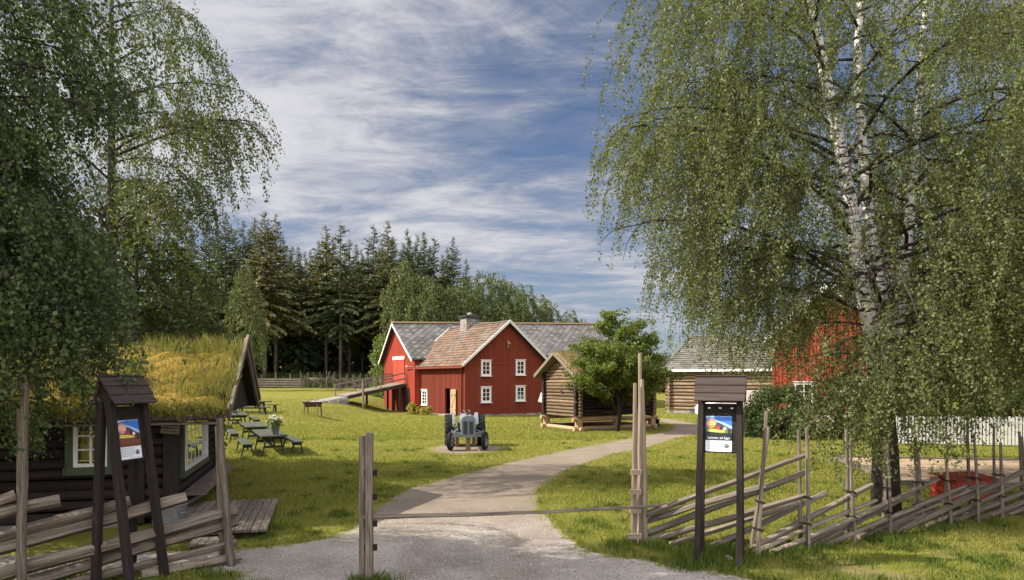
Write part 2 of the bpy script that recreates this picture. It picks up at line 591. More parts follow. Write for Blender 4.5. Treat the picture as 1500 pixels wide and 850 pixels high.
def make_ground():
    xs = np.concatenate([np.linspace(-420, -60, 19)[:-1], np.linspace(-60, 60, 161), np.linspace(60, 420, 19)[1:]])
    ys = np.concatenate([np.linspace(-60, 0, 7)[:-1], np.linspace(0, 140, 241), np.linspace(140, 900, 30)[1:]])
    X, Y = np.meshgrid(xs, ys)
    Zz = tz(X, Y)
    n = len(xs)
    idx = np.arange(X.size).reshape(X.shape)
    q = np.stack([idx[:-1, :-1], idx[:-1, 1:], idx[1:, 1:], idx[1:, :-1]], -1).reshape(-1, 4)
    me = np_mesh('ground', np.stack([X, Y, Zz], -1).reshape(-1, 3), [q], MAT['lawn'], True)
    tag(link('ground', me), 'sunlit yellow-green mown lawn of the farmyard', 'lawn', kind='structure')
    # gravel path: a fine sheet just above the lawn, fading into the grass at its rim
    st = .14
    xs = np.arange(-9.5, 20, st)
    ys = np.concatenate([np.arange(5.5, 20, st), np.arange(20, 50, .25)])
    X, Y = np.meshgrid(xs, ys)
    sd = poly_sd(PATH, X, Y)
    keep = sd > -.55
    cell = keep[:-1, :-1] | keep[:-1, 1:] | keep[1:, 1:] | keep[1:, :-1]
    idx = np.arange(X.size).reshape(X.shape)
    q = np.stack([idx[:-1, :-1], idx[:-1, 1:], idx[1:, 1:], idx[1:, :-1]], -1)[cell]
    used = np.unique(q)
    re = np.zeros(X.size, int)
    re[used] = np.arange(len(used))
    v = np.stack([X, Y, tz(X, Y) + .012], -1).reshape(-1, 3)[used]
    me = np_mesh('gravel_path', v, [re[q]], MAT['gravel'], True)
    at = me.attributes.new('edge', 'FLOAT', 'POINT')
    at.data.foreach_set('value', sd.ravel()[used].astype(np.float32))
    # compacted wheel tracks either side of the path's middle
    mid = np.array([flat(*p) for p in ((650, 1000), (690, 850), (682, 770), (694, 722), (770, 688), (880, 656), (985, 631))])
    dm = np.full(X.shape, 1e9)
    for a, b in zip(mid, mid[1:]):
        e = b - a
        tt = np.clip(((X - a[0]) * e[0] + (Y - a[1]) * e[1]) / (e @ e), 0, 1)
        dm = np.minimum(dm, np.hypot(X - a[0] - tt * e[0], Y - a[1] - tt * e[1]))
    me.attributes.new('rut', 'FLOAT', 'POINT').data.foreach_set('value', np.exp(-((dm - .72) / .24) ** 2).ravel()[used].astype(np.float32))
    tag(link('gravel_path', me), 'winding grey-brown gravel path from the gate to the barnyard', 'path', kind='structure')


def blades(n_try, region, size, width, mat, name, label, dens=None, lean=.45, parent=None, kind='stuff', cat='grass'):
    """single-triangle grass blades over points given by region(n) -> x, y, z"""
    x, y, z = region(n_try)
    n = len(x)
    h = size * rng.uniform(.5, 1.35, n)
    a = rng.uniform(0, 2 * np.pi, n)
    w = width * rng.uniform(.7, 1.3, n)
    le = rng.uniform(0, lean, n) * h
    b = rng.uniform(0, 2 * np.pi, n)
    base = np.stack([x, y, z], -1)
    off = np.stack([np.cos(a) * w, np.sin(a) * w, 0 * w], -1)
    tip = base + np.stack([np.cos(b) * le, np.sin(b) * le, h], -1)
    mid = base + np.stack([np.cos(b) * le * .3, np.sin(b) * le * .3, h * .55], -1)
    v = np.stack([base - off, base + off, mid + off * .7, tip, mid - off * .7], 1).reshape(-1, 3)
    f = np.arange(n * 5).reshape(n, 5)
    me = np_mesh(name, v, [f], mat)
    o = link(name, me, parent)
    if parent is None:
        tag(o, label, cat, kind=kind)
    return o


def make_grass():
    def reg(d0, d1, margin):
        def f(n):
            y = 1 / rng.uniform(1 / d1, 1 / d0, n)
            y = rng.uniform(d0, d1, n) if d1 / d0 < 1.5 else y
            x = rng.uniform(-.5, .78, n) * y * 1.05
            sd = poly_sd(PATH, x, y) + .35 * (np.sin(x * 5.1 + y * 3) * np.sin(y * 6.3 - x * 2)) * .5
            k = (sd < margin) | ((sd < .12) & (rng.random(n) < .12))
            k &= ~((np.hypot((x + 1.74) / 1.35, (y - 25.2) / 1.6)) < 1)
            # the cottage floor
            lx, ly = (x + 6.16) * .964 + (y - 12.32) * .266, -(x + 6.16) * .266 + (y - 12.32) * .964
            k &= ~((lx < .1) & (ly > 0) & (ly < 4.8))
            # thin out on bare earth at the roadside
            k &= ~((x > 3) & (y < 10.4) & (np.sin(x * 2.1 + 1) * np.sin(y * 2.7 + x) + rng.uniform(-.5, .5, n) > .25))
            x, y = x[k], y[k]
            return x, y, tz(x, y) - .004
        return f
    blades(230000, reg(7.5, 14, -.05), .05, .0038, MAT['blade'], 'lawn_grass', 'short mown grass beside the gate and gravel')
    blades(230000, reg(14, 30, -.05), .06, .0075, MAT['blade'], 'lawn_grass', 'short mown grass further out on the lawn around the tractor')

    blades(150000, reg(29, 58, -.1), .07, .016, MAT['blade'], 'lawn_grass', 'grass of the far lawn towards the farmhouse and the pasture fence')

    def tuft_reg(n):
        cs = []
        for k in range(70):      # along the pole fence and under it
            t = rng.random()
            px = 930 + 620 * t
            q = fence_pt(px)
            cs.append((q[0] + rng.normal(0, .25), q[1] + rng.normal(.1, .3), 1))
        for px, py in ((925, 800), (948, 800), (905, 800), (965, 806), (538, 853), (529, 856), (548, 857), (555, 860)):
            g = flat(px, py)
            cs += [(g[0] + rng.normal(0, .05), g[1] + rng.normal(0, .05), .8)] * 2
        for k in range(40):
            px = rng.uniform(0, 380)
            g = flat(px, rng.uniform(838, 880))
            cs.append((g[0], g[1], .9))
        for k in range(26):
            g = flat(rng.uniform(985, 1100), rng.uniform(806, 836))
            cs.append((g[0], g[1], .7))
        cs = np.array(cs)
        i = rng.integers(0, len(cs), n)
        x = cs[i, 0] + rng.normal(0, .11, n)
        y = cs[i, 1] + rng.normal(0, .11, n)
        return x, y, tz(x, y)
    blades(12000, tuft_reg, .13, .005, MAT['tallblade'], 'tall_grass', 'uncut green grass tufts along the pole fence and gate posts', lean=.7)

    def clumps(n):
        d = 1 / rng.uniform(1 / 30, 1 / 8.5, 420)
        cx_ = rng.uniform(-.45, .75, 420) * d
        k = poly_sd(PATH, cx_, d) < -.02
        cx_, d = cx_[k], d[k]
        # a ragged longer rim along the path
        i = rng.integers(0, len(cx_), n)
        r = rng.gamma(1.2, .13, n)
        a = rng.uniform(0, 6.28, n)
        x, y = cx_[i] + np.cos(a) * r, d[i] + np.sin(a) * r
        k = (poly_sd(PATH, x, y) < .05) & ~(np.hypot((x + 1.74) / 1.35, (y - 25.2) / 1.6) < 1)
        lx, ly = (x + 6.16) * .964 + (y - 12.32) * .266, -(x + 6.16) * .266 + (y - 12.32) * .964
        k &= ~((lx < .1) & (ly > 0) & (ly < 4.8))
        return x[k], y[k], tz(x[k], y[k])
    blades(30000, clumps, .085, .006, MAT['tallblade'], 'lawn_weeds', 'darker clover and weed clumps scattered through the lawn', lean=.9)

    def rim(n):
        x = rng.uniform(-6, 6, n * 12)
        y = 1 / rng.uniform(1 / 24, 1 / 8.2, n * 12)
        sd = poly_sd(PATH, x, y)
        k = (np.abs(sd + .06) < .1) & (np.sin(x * 4.3 + y) * np.sin(y * 3.7 - x * 1.3) > -.35)
        return x[k], y[k], tz(x[k], y[k])
    blades(16000, rim, .075, .005, MAT['blade'], 'verge_grass', 'ragged longer grass along the rim of the gravel path', lean=.8)
    # gravel chips lying near the gate
    n = 26000
    y = rng.uniform(7.6, 14, n)
    x = rng.uniform(-.52, .45, n) * y
    sd = poly_sd(PATH, x, y)
    k = (sd > .08) & (rng.random(n) < np.interp(y, [9, 11, 14], [1, .6, .12]))
    x, y = x[k], y[k]
    n = len(x)
    s = rng.uniform(.006, .017, n)
    o = np.array([[1, 0, 0], [-.5, .87, 0], [-.5, -.87, 0], [0, 0, .8]])
    a = rng.uniform(0, 6.28, n)
    ca, sa = np.cos(a), np.sin(a)
    ov = np.stack([o[:, 0] * ca[:, None] - o[:, 1] * sa[:, None], o[:, 0] * sa[:, None] + o[:, 1] * ca[:, None], np.repeat(o[None, :, 2], n, 0)], -1) * s[:, None, None]
    v = (np.stack([x, y, tz(x, y) + .012], -1)[:, None] + ov * rng.uniform(.7, 1.3, (n, 4, 1))).reshape(-1, 3)
    i = np.arange(n)[:, None] * 4
    f = np.concatenate([i + np.array([[0, 1, 3]]), i + np.array([[1, 2, 3]]), i + np.array([[2, 0, 3]])])
    tag(link('gravel', np_mesh('gravel', v, [f], MAT['stone_chip'])), 'loose grey gravel chips on the path by the gate', 'gravel', kind='stuff')


FENCE = [(1.93, 10.74), (3.57, 9.92), (4.48, 10.3), (5.4, 10.8), (6.2, 11.16), (7.1, 11.76), (7.75, 12.0), (8.45, 12.3), (9.2, 12.75), (10.4, 13.3), (11.5, 13.7)]


def line_hit(pts, px):
    """where the view ray of a photo column crosses a ground polyline"""
    k = (px - CX) / F
    best = None
    for a, b in zip(pts, pts[1:]):
        # x = k*y
        da, db = a[0] - k * a[1], b[0] - k * b[1]
        if da == db:
            continue
        t = da / (da - db)
        if -1e-6 <= t <= 1 + 1e-6:
            return (a[0] + (b[0] - a[0]) * t, a[1] + (b[1] - a[1]) * t)
        if best is None or min(abs(t), abs(t - 1)) < best[0]:
            best = (min(abs(t), abs(t - 1)), (a[0] + (b[0] - a[0]) * t, a[1] + (b[1] - a[1]) * t))
    return best[1]


def fence_pt(px):
    return line_hit(FENCE, px)


# ------------------------------------------------------------------ trees
def tubes_np(paths, r0, r1):
    """three-sided tubes along (S, n, 3) paths"""
    S, n, _ = paths.shape
    d = np.gradient(paths, axis=1)
    d /= np.linalg.norm(d, axis=2, keepdims=True) + 1e-9
    ref = np.where(np.abs(d[..., 2:3]) > .8, np.array([1.0, 0, 0]), np.array([0, 0, 1.0]))
    x = np.cross(d, ref)
    x /= np.linalg.norm(x, axis=2, keepdims=True) + 1e-9
    y = np.cross(d, x)
    r = np.linspace(0, 1, n)[None, :, None]
    r = np.asarray(r0).reshape(-1, 1, 1) * (1 - r) + r1 * r
    ring = np.stack([paths + (x * math.cos(a) + y * math.sin(a)) * r for a in (0, 2.094, 4.189)], 2)
    v = ring.reshape(-1, 3)
    i = np.arange(S * n * 3).reshape(S, n, 3)
    fs = [np.stack([i[:, :-1, j], i[:, :-1, (j + 1) % 3], i[:, 1:, (j + 1) % 3], i[:, 1:, j]], -1).reshape(-1, 4) for j in range(3)]
    return v, np.concatenate(fs)


def leaf_quads(pos, size, down=.8, spread=.7, ratio=.36):
    n = len(pos)
    a = rng.normal(0, spread, (n, 3))
    a[:, 2] -= down
    a /= np.linalg.norm(a, axis=1, keepdims=True)
    b = np.cross(a, rng.normal(0, 1, (n, 3)))
    b /= np.linalg.norm(b, axis=1, keepdims=True) + 1e-9
    s = (size * rng.uniform(.5, 1.4, n))[:, None]
    nrm = np.cross(a, b)
    v = np.stack([pos, pos + a * s * .45 + b * s * ratio + nrm * s * .08, pos + a * s, pos + a * s * .45 - b * s * ratio + nrm * s * .08], 1).reshape(-1, 3)
    return v, np.arange(n * 4).reshape(n, 4)


def walk(start, az, el, L, droop, n, wig=.12, pw=1.2):
    pts = [np.array(start, float)]
    for i in range(n):
        e = el - droop * ((i + .5) / n) ** pw
        az += rng.normal(0, wig)
        pts.append(pts[-1] + np.array([math.cos(az) * math.cos(e), math.sin(az) * math.cos(e), math.sin(e)]) * L / n)
    return np.array(pts)


def interp_path(p, f):
    n = len(p) - 1
    k = min(int(f * n), n - 1)
    t = f * n - k
    return p[k] * (1 - t) + p[k + 1] * t, p[k + 1] - p[k]


def limb_set(trunk, h0, h1, n, Lfun, el=(.5, .9), droop=(.9, 1.5), az0=0.0, azfilter=None):
    out = []
    tp = np.array(trunk, float)
    zs = tp[:, 2]
    for i in range(n):
        h = h0 + (h1 - h0) * (i + rng.random() * .8) / n
        s = np.array([np.interp(h, zs, tp[:, 0]), np.interp(h, zs, tp[:, 1]), h])
        az = az0 + i * 2.399 + rng.normal(0, .25)
        if azfilter and not azfilter(az % (2 * math.pi), h):
            continue
        out.append((s, az, rng.uniform(*el), Lfun((h - h0) / (h1 - h0)) * rng.uniform(.8, 1.15), rng.uniform(*droop)))
    return out


def hanging_tree(trunks, limbs, strand=(.6, 2.2), spacing=.03, leaf=.05, zmin=1.2, sub=9, perm=5.0, strand_r=.004, limb_r=.05, leaf_off=.035,
                 clip=None, el_end=-1.5, sway=.1, subel=.25, bark='bark', down=.8, longer=1.5, prune=None):
    def cut(p):
        if prune is None:
            return p
        bad = np.nonzero(prune(p))[0]
        return p[:bad[0]] if len(bad) else p
    """wood mesh builder (trunks and limbs), twig tubes, leaf arrays; trunks: [(points, radii)]"""
    wd = MB()
    for pts, rad in trunks:
        wd.tube(pts, rad, 12, 0, .06)
    hosts = []
    for s, az, el, L, dr in limbs:
        p = cut(walk(s, az, el, L, dr, 8))
        if len(p) < 3:
            continue
        r = limb_r * (L / 5) ** .8
        wd.tube(p, [r * (1 - .85 * k / (len(p) - 1)) for k in range(len(p))], 6, 1, .1)
        hosts.append((p, L, .3, 1))
        ns = max(2, int(sub * L / 5))
        for k in range(ns):
            f = .2 + .78 * (k + rng.random()) / ns
            q, d = interp_path(p, f)
            a2 = math.atan2(d[1], d[0]) + (1 if k % 2 else -1) * rng.uniform(.5, 1.2)
            e2 = math.asin(max(-1, min(1, d[2] / (np.linalg.norm(d) + 1e-9)))) + rng.uniform(-.1, subel * 2)
            L2 = L * rng.uniform(.22, .42) * (1.15 - .5 * f)
            sp = cut(walk(q, a2, e2, L2, rng.uniform(.8, 1.5), 5, .15))
            if len(sp) < 3:
                continue
            wd.tube(sp, [r * .35 * (1 - .8 * j / (len(sp) - 1)) for j in range(len(sp))], 4, 1, .1, caps=False)
            hosts.append((sp, L2, .15, 1.3))
    starts, azs, els = [], [], []
    for p, L, f0, w in hosts:
        m = rng.poisson(L * perm * w)
        for _ in range(m):
            q, d = interp_path(p, min(.999, f0 + (1 - f0) * rng.random()))
            starts.append(q)
            azs.append(math.atan2(d[1], d[0]) + rng.normal(0, .9))
            els.append(rng.uniform(-.5, .25))
        q, d = interp_path(p, .999)
        starts.append(q); azs.append(math.atan2(d[1], d[0])); els.append(-.2)
    S = len(starts)
    st, azs, els = np.array(starts), np.array(azs), np.array(els)
    Ln = rng.uniform(strand[0], strand[1], S) * rng.uniform(.6, 1.2, S) * np.where(rng.random(S) < .25, longer, 1.0)
    room = np.maximum(st[:, 2] - zmin, .25)
    Ln = np.minimum(Ln, room + .2)
    if clip is not None:
        Ln = np.minimum(Ln, clip(st))
        k = Ln > .1
        st, azs, els, Ln = st[k], azs[k], els[k], Ln[k]
        S = len(st)
    n = 7
    path = [st]
    for i in range(n):
        t = ((i + .5) / n) ** .55
        e = els * (1 - t) + el_end * t
        azs = azs + rng.normal(0, .3, S)
        e = e + rng.normal(0, sway, S)
        path.append(path[-1] + np.stack([np.cos(azs) * np.cos(e), np.sin(azs) * np.cos(e), np.sin(e)], -1) * (Ln / n)[:, None])
    path = np.stack(path, 1)
    # leaves
    cnt = np.maximum(2, (Ln / spacing * rng.uniform(.75, 1.2, S)).astype(int))
    sid = np.repeat(np.arange(S), cnt)
    f = rng.random(len(sid)) ** .9 * n * .9999
    k = f.astype(int)
    t = (f - k)[:, None]
    pos = path[sid, k] * (1 - t) + path[sid, k + 1] * t + rng.normal(0, leaf_off, (len(sid), 3))
    lv, lf = leaf_quads(pos, leaf, down)
    tv, tf = tubes_np(path, np.full(S, strand_r), strand_r * .5)
    return wd, (tv, tf), (lv, lf)


def plant_tree(name, label, loc, parts, mats, group=None, cat='tree', rz=0.0):
    wd, tw, lf = parts
    o = thing(name, label, cat, loc, rz, group)
    wd.build('trunk', mats[:2], o, True)
    link('twigs', np_mesh('twigs', tw[0], [tw[1]], mats[1]), o)
    link('crown', np_mesh('crown', lf[0], [lf[1]], mats[2]), o)
    return o


def spruce_proto(H, R, bare, seed, dens=1.0, ragged=.25):
    global rng
    keep = rng
    rng = np.random.default_rng(seed)
    w = MB()
    w.tube([(0, 0, -.3), (0, 0, H * .3), (rng.normal(0, .1), 0, H * .65), (0, 0, H)], [.012 * H, .0095 * H, .006 * H, .02], 7, 0, .05)
    V0, N = [], 0
    z = bare * H
    pos, dr, up = [], [], []
    a0 = 0
    while z < H - .15:
        f = (z - bare * H) / (H * (1 - bare))
        L = R * (1 - f) ** .85 * (min(1, .45 + f * 5)) + .12
        for j in range(int((7 - 3 * f) * dens + .5)):
            az = a0 + j * 6.283 / 6 + rng.normal(0, .35)
            l = L * (1 + rng.normal(0, ragged))
            if l < .1 or (f < .5 and rng.random() < .12):
                continue
            el = .1 + .5 * f
            p = walk((0, 0, z + rng.normal(0, .1)), az, el - .25, l, .55 - f * .9, 5, .08)
            w.tube(p[::2], [.03, .018, .006], 3, 0, 0, caps=False)
            m = max(4, int(l * 14))
            for q in range(m):
                t = .12 + .88 * (q + rng.random()) / m
                c, d = interp_path(p, min(t, .999))
                d = d / (np.linalg.norm(d) + 1e-9)
                sd = np.array([-d[1], d[0], 0]) * rng.choice([-1, 1])
                v = d * rng.uniform(.4, 1) + sd * rng.uniform(.2, 1.0) + np.array([0, 0, -rng.uniform(.1, .8)])
                v = v / np.linalg.norm(v)
                s = (.22 + .15 * l * (1 - .5 * t)) * rng.uniform(.6, 1.2)
                b = np.cross(v, np.array([0, 0, 1.0]) + rng.normal(0, .4, 3))
                b = b / (np.linalg.norm(b) + 1e-9) * s * .24
                pos.append([c - b * .4, c + v * s * .5 - b, c + v * s, c + v * s * .5 + b, c + b * .4])
        z += (.34 + .12 * rng.random()) * (1 - .35 * f)
        a0 += .6
    v = np.array(pos).reshape(-1, 3)
    fc = np.arange(len(v)).reshape(-1, 5)
    rng = keep
    return w, v, fc

# ------------------------------------------------------------------ building helpers
def sn(x, y, seed, octs=4, f0=.7):
    r = np.random.default_rng(seed)
    o = 0 * np.asarray(x, float)
    a, f = 1.0, f0
    for _ in range(octs):
        for _ in range(3):
            t, p = r.uniform(0, 6.28), r.uniform(0, 6.28)
            o = o + a / 3 * np.sin((x * math.cos(t) + y * math.sin(t)) * f * 6.28 + p)
        a *= .55
        f *= 2.1
    return o


def window(parent, c, right, out, w, h, cols, rows, casing=.1, mat='white', pane='glass', sill=True, bar=.035, name='window', deep=.045):
    c, r, o = Vector(c), Vector(right), Vector(out)
    R = Matrix((r, o, Z)).transposed()
    fr = MB()
    d = .07
    for sx in (-1, 1):
        fr.box(c + r * sx * (w / 2 - casing / 2) + o * .035, (casing, d, h), 0, R)
    for sz in (-1, 1):
        fr.box(c + Z * sz * (h / 2 - casing / 2) + o * .038, (w - 2 * casing * .99, d, casing), 0, R)
    if sill:
        fr.box(c - Z * (h / 2 + .02) + o * .07, (w + .08, .14, .05), 0, R)
        fr.box(c + Z * (h / 2 + .02) + o * .06, (w + .1, .12, .045), 0, R)
    iw, ih = w - 2 * casing, h - 2 * casing
    for k in range(1, cols):
        fr.box(c + r * (-iw / 2 + iw * k / cols) + o * (.014 + deep * .25), (bar * (1.3 if k * 2 == cols else 1), deep, ih), 0, R)
    for k in range(1, rows):
        fr.box(c + Z * (-ih / 2 + ih * k / rows) + o * (.012 + deep * .22), (iw, deep * .9, bar), 0, R)
    f = fr.build(name, MAT[mat], parent)
    pm = MB()
    pm.box(c + o * .008, (iw, .012, ih), 0, R)
    pm.build('pane', MAT[pane], f)
    return f


def tiles(mb, pos, ul, sl, tw, th, lift=.03, m=0, diamond=False, thick=.018):
    """overlapping roof tiles on the surface pos(u, s); s runs up from the eave"""
    def nrm(u, s):
        a = pos(u + .05, s) - pos(u - .05, s)
        b = pos(u, s + .05) - pos(u, s - .05)
        return a.cross(b).normalized()
    if diamond:
        rows = int(sl / (th / 2))
        for r in range(rows):
            s0 = r * th / 2
            k = 0
            while True:
                u = (k + (.5 if r % 2 else 0)) * tw
                k += 1
                if u > ul:
                    break
                n = nrm(u, s0)
                l = lift * rnd.uniform(.7, 1.3)
                hw = tw * .53
                q = [pos(u, s0) + n * l, pos(min(u + hw, ul), s0 + th / 2) + n * l * .45, pos(u, min(s0 + th, sl)) + n * .003, pos(max(u - hw, 0), s0 + th / 2) + n * l * .45]
                mb.hexa([p - n * thick for p in q] + q, m)
        return
    rows = int(sl / th)
    for r in range(rows + 1):
        s0 = r * th
        s1 = min(s0 + th * 1.2, sl)
        if s1 - s0 < .05:
            continue
        u = -rnd.random() * tw
        while u < ul:
            a, b = max(u, 0), min(u + tw * rnd.uniform(.85, 1.15), ul)
            u = b
            if b - a < .04:
                u += .05
                continue
            n = nrm(a, s0)
            l = lift * rnd.uniform(.75, 1.3)
            q = [pos(a + .006, s0) + n * l, pos(b - .006, s0) + n * l, pos(b - .006, s1) + n * .004, pos(a + .006, s1) + n * .004]
            mb.hexa([p - n * thick for p in q] + q, m)


def log_course(mb, a, b, z, h, t, m=0, wob=.012):
    a, b = Vector((a[0], a[1], z)), Vector((b[0], b[1], z))
    n = max(2, int((b - a).length / 1.2))
    pts = [a.lerp(b, k / n) + Vector((rnd.uniform(-wob, wob), rnd.uniform(-wob, wob), rnd.uniform(-wob, wob))) for k in range(n + 1)]
    r0 = t / 2 * rnd.uniform(.94, 1.06)
    mb.tube(pts, [r0 * rnd.uniform(.97, 1.03) for _ in pts], 9, m, .05, sq=h / t * 1.02)


def log_wall(mb, a, b, z0, z1, h, t, openings=(), ext=.22, phase=0.0, m=0, top=None):
    """courses of round logs from a to b; openings (s0, s1, z0, z1); top(z) -> (s0, s1) limits for gables"""
    a, b = Vector((a[0], a[1], 0)), Vector((b[0], b[1], 0))
    L = (b - a).length
    d = (b - a) / L
    z = z0 + h * (.5 + phase)
    while z < z1 - h * .3:
        segs = [(-ext, L + ext)]
        if top:
            s0, s1 = top(z)
            if s1 - s0 < .15:
                break
            segs = [(max(-ext, s0), min(L + ext, s1))]
        for o in openings:
            if o[2] - h * .2 < z < o[3] + h * .2:
                segs = [q for p in segs for q in ((p[0], min(p[1], o[0])), (max(p[0], o[1]), p[1])) if q[1] - q[0] > .05]
        hh = h * rnd.uniform(.94, 1.04)
        for s0, s1 in segs:
            log_course(mb, a + d * s0, a + d * s1, z, hh, t, m)
        z += h


def batten_wall(mb, a, b, z0, top, out, step=.19, w=.045, d=.028, openings=(), m=0):
    """vertical cover boards on a wall face; top(s) -> height"""
    a, b, out = Vector(a), Vector(b), Vector(out)
    L = (b - a).length
    u = (b - a) / L
    R = Matrix((u, out, Z)).transposed()
    s = step / 2
    while s < L:
        spans = [(z0, top(s))]
        for o in openings:
            if o[0] - .03 < s < o[1] + .03:
                spans = [q for p in spans for q in ((p[0], min(p[1], o[2])), (max(p[0], o[3]), p[1])) if q[1] - q[0] > .06]
        for p, q in spans:
            mb.box(a + u * s + out * d / 2 + Z * (p + q) / 2, (w * rnd.uniform(.85, 1.2), d, q - p), m, R)
        s += step * rnd.uniform(.9, 1.1)


# ------------------------------------------------------------------ farmhouse (front house)
def farmhouse():
    th = math.radians(33)
    o = thing('farmhouse', 'dark red two-storey farmhouse with stone chimney and four white gable windows', 'house', (-3.2, 46.4, 0), th)
    W, L, eave, rz_ = 6.8, 8.34, 3.72, 6.55
    top = lambda x: eave + (rz_ - eave) * (1 - abs(x - W / 2) / (W / 2))
    w = MB()
    t = .14
    # gable walls, then the long walls with the open doorway
    for y in (0, L - t):
        w.prism([(0, y, .1), (W, y, .1), (W, y, eave), (W / 2, y, rz_), (0, y, eave)], (0, t, 0))
    dy0, dy1, dz = 2.0, 2.95, 1.92
    for a, b, p, q in ((t, dy0, .1, eave), (dy1, L - t, .1, eave), (dy0, dy1, dz, eave)):
        w.rect(0, t, a, b, p, q)
        w.rect(W - t, W, a, b, p, q)
    batten_wall(w, (0, 0, 0), (W, 0, 0), .08, lambda s: eave - .02 if True else 0, (0, -1, 0), openings=((.95, 2.3, .85, 2.2), (3.85, 5.2, .85, 2.25), (1.05, 2.2, 2.75, 3.95), (3.9, 5.05, 2.8, 4.0)))
    batten_wall(w, (0, -.012, 0), (W, -.012, 0), eave - .06, lambda s: top(s) - .03, (0, -1, 0), openings=((1.2, 2.1, 2.75, 3.95), (4.05, 4.95, 2.8, 4.0)))
    w.rect(0, W, -.05, -.002, eave - .1, eave - .02)
    batten_wall(w, (0, L, 0), (0, 0, 0), .08, lambda s: eave - .02, (-1, 0, 0), openings=((L - dy1, L - dy0, -1, dz), (L - 6.65, L - 5.6, .6, 1.85)))
    for x, y in ((0, 0), (W, 0), (0, L)):
        w.rect(x - .05, x + .05, y - .05, y + .05, .1, eave - .01)
    w.build('wall', MAT['red'], o)
    f = MB()
    for k in range(26):
        x = (k + .5) * W / 26
        f.box((x, -.03, -.02 + rnd.uniform(-.03, .02)), (W / 26 * .95, .2, .28))
    f.rect(.02, W - .02, .05, L, -.2, .1)
    f.build('foundation', MAT['stone'], o)
    # roof
    ov, oe = .38, .42
    slope = (rz_ - eave) / (W / 2)
    nl = math.hypot(W / 2 + oe, slope * (W / 2 + oe))
    rz0 = eave - slope * oe + .1
    cx, sx = (W / 2 + oe) / nl, slope * (W / 2 + oe) / nl
    rb, rt = MB(), MB()
    y0, y1 = -ov, L + .35
    for side in (0, 1):
        def pos(u, s, side=side):
            x = -oe + s * cx
            return Vector((x, y1 - u, rz0 + s * sx)) if side == 0 else Vector((W - x, y0 + u, rz0 + s * sx))
        nv = (pos(.5, 1) - pos(.4, 1)).cross(pos(.5, 1.1) - pos(.5, 1)).normalized()
        q = [pos(0, 0), pos(y1 - y0, 0), pos(y1 - y0, nl), pos(0, nl)]
        rb.hexa([p - nv * .1 for p in q] + q)
        tiles(rt, pos, y1 - y0, nl, .3, .31, .045)
    r = rt.build('roof', MAT['shingle'], o)
    rb.build('roof_deck', MAT['roofdark'], r)
    rd = MB()
    rd.rect(W / 2 - .1, W / 2 + .1, y0, y1, rz0 + nl * sx + .0, rz0 + nl * sx + .07)
    rd.build('ridge_cap', MAT['slate'], r)
    vb = MB()
    for y in (y0 - .02, y1 + .02):
        for s in (1, -1):
            vb = MB()
            xa = W / 2 - s * (W / 2 + oe)
            vb.beam((xa, y, rz0 - .02), (W / 2, y, rz0 + nl * sx - .02), .05, .12)
            vb.beam((xa, y + (-.035 if y < 0 else .035), rz0 + .09), (W / 2, y + (-.035 if y < 0 else .035), rz0 + nl * sx + .085), .05, .05)
            vb.build('bargeboard', MAT['white'], o)
    eb = MB()
    eb.rect(-oe - .03, -oe + .0, y0, y1, rz0 - .14, rz0 + .0)
    eb.rect(W + oe, W + oe + .03, y0, y1, rz0 - .14, rz0 + .0)
    eb.build('eave_board', MAT['red'], o)
    dp = MB()
    dp.tube([(-.1, .28, .1), (-.1, .28, 3.2), (-oe, .28, 3.42)], .045, 8)
    dp.build('downpipe', MAT['red'], o, True)
    for x, z in ((1.64, 3.34), (4.5, 3.4), (1.64, 1.5), (4.5, 1.55)):
        window(o, (x, -.02, z), (1, 0, 0), (0, -1, 0), .8, 1.08, 2, 3, .13)
    window(o, (-.02, 6.14, 1.2), (0, -1, 0), (-1, 0, 0), .95, 1.15, 2, 4, .12)
    d = MB()
    ang = math.radians(4)
    hx = Vector((-.05, dy0, 0))
    dv = Vector((-math.sin(ang), -math.cos(ang), 0))
    Rm = Matrix((dv, Vector((-dv.y, dv.x, 0)), Z)).transposed()
    for k in range(4):
        d.box(hx + dv * (.12 + k * .225) + Z * .98, (.215, .035, 1.78), 0, Rm)
    dd = d.build('door', MAT['doorwood'], o)
    d = MB()
    n_ = Vector((-dv.y, dv.x, 0))
    for s_ in (1, -1):
        for z in (.45, 1.5):
            d.box(hx + dv * .46 + Z * z + n_ * .03 * s_, (.86, .03, .13), 0, Rm)
        d.beam(hx + dv * .08 + Z * .5 + n_ * .03 * s_, hx + dv * .84 + Z * 1.45 + n_ * .03 * s_, .1, .028, 0, n_)
    d.build('ledge', MAT['doorwood'], dd)
    st = MB()
    st.rect(-.55, -.06, 1.95, 2.9, -.1, .1)
    st.build('doorstep', MAT['stone'], o)
    c = MB()
    cy = 5.46
    zt = 7.42
    z = 5.6
    while z < zt - .2:
        hgt = rnd.uniform(.13, .2)
        for k in range(4):
            for side in (0, 1):
                ww = rnd.uniform(.2, .36)
                a = -.45 + k * .25 + .07
                if side:
                    c.box((W / 2 - .45, cy + a, z + hgt / 2), (.12 + rnd.uniform(0, .03), .24, hgt * .95))
                    c.box((W / 2 + .45, cy + a, z + hgt / 2), (.12, .24, hgt * .95))
                else:
                    c.box((W / 2 + a, cy - .45, z + hgt / 2), (.24, .12 + rnd.uniform(0, .03), hgt * .95))
                    c.box((W / 2 + a, cy + .45, z + hgt / 2), (.24, .12, hgt * .95))
        z += hgt
    c.rect(W / 2 - .43, W / 2 + .43, cy - .43, cy + .43, 5.6, zt - .15)
    ch = c.build('chimney', MAT['stone'], r)
    c2 = MB()
    c2.box((W / 2, cy, zt - .02), (1.28, 1.28, .1))
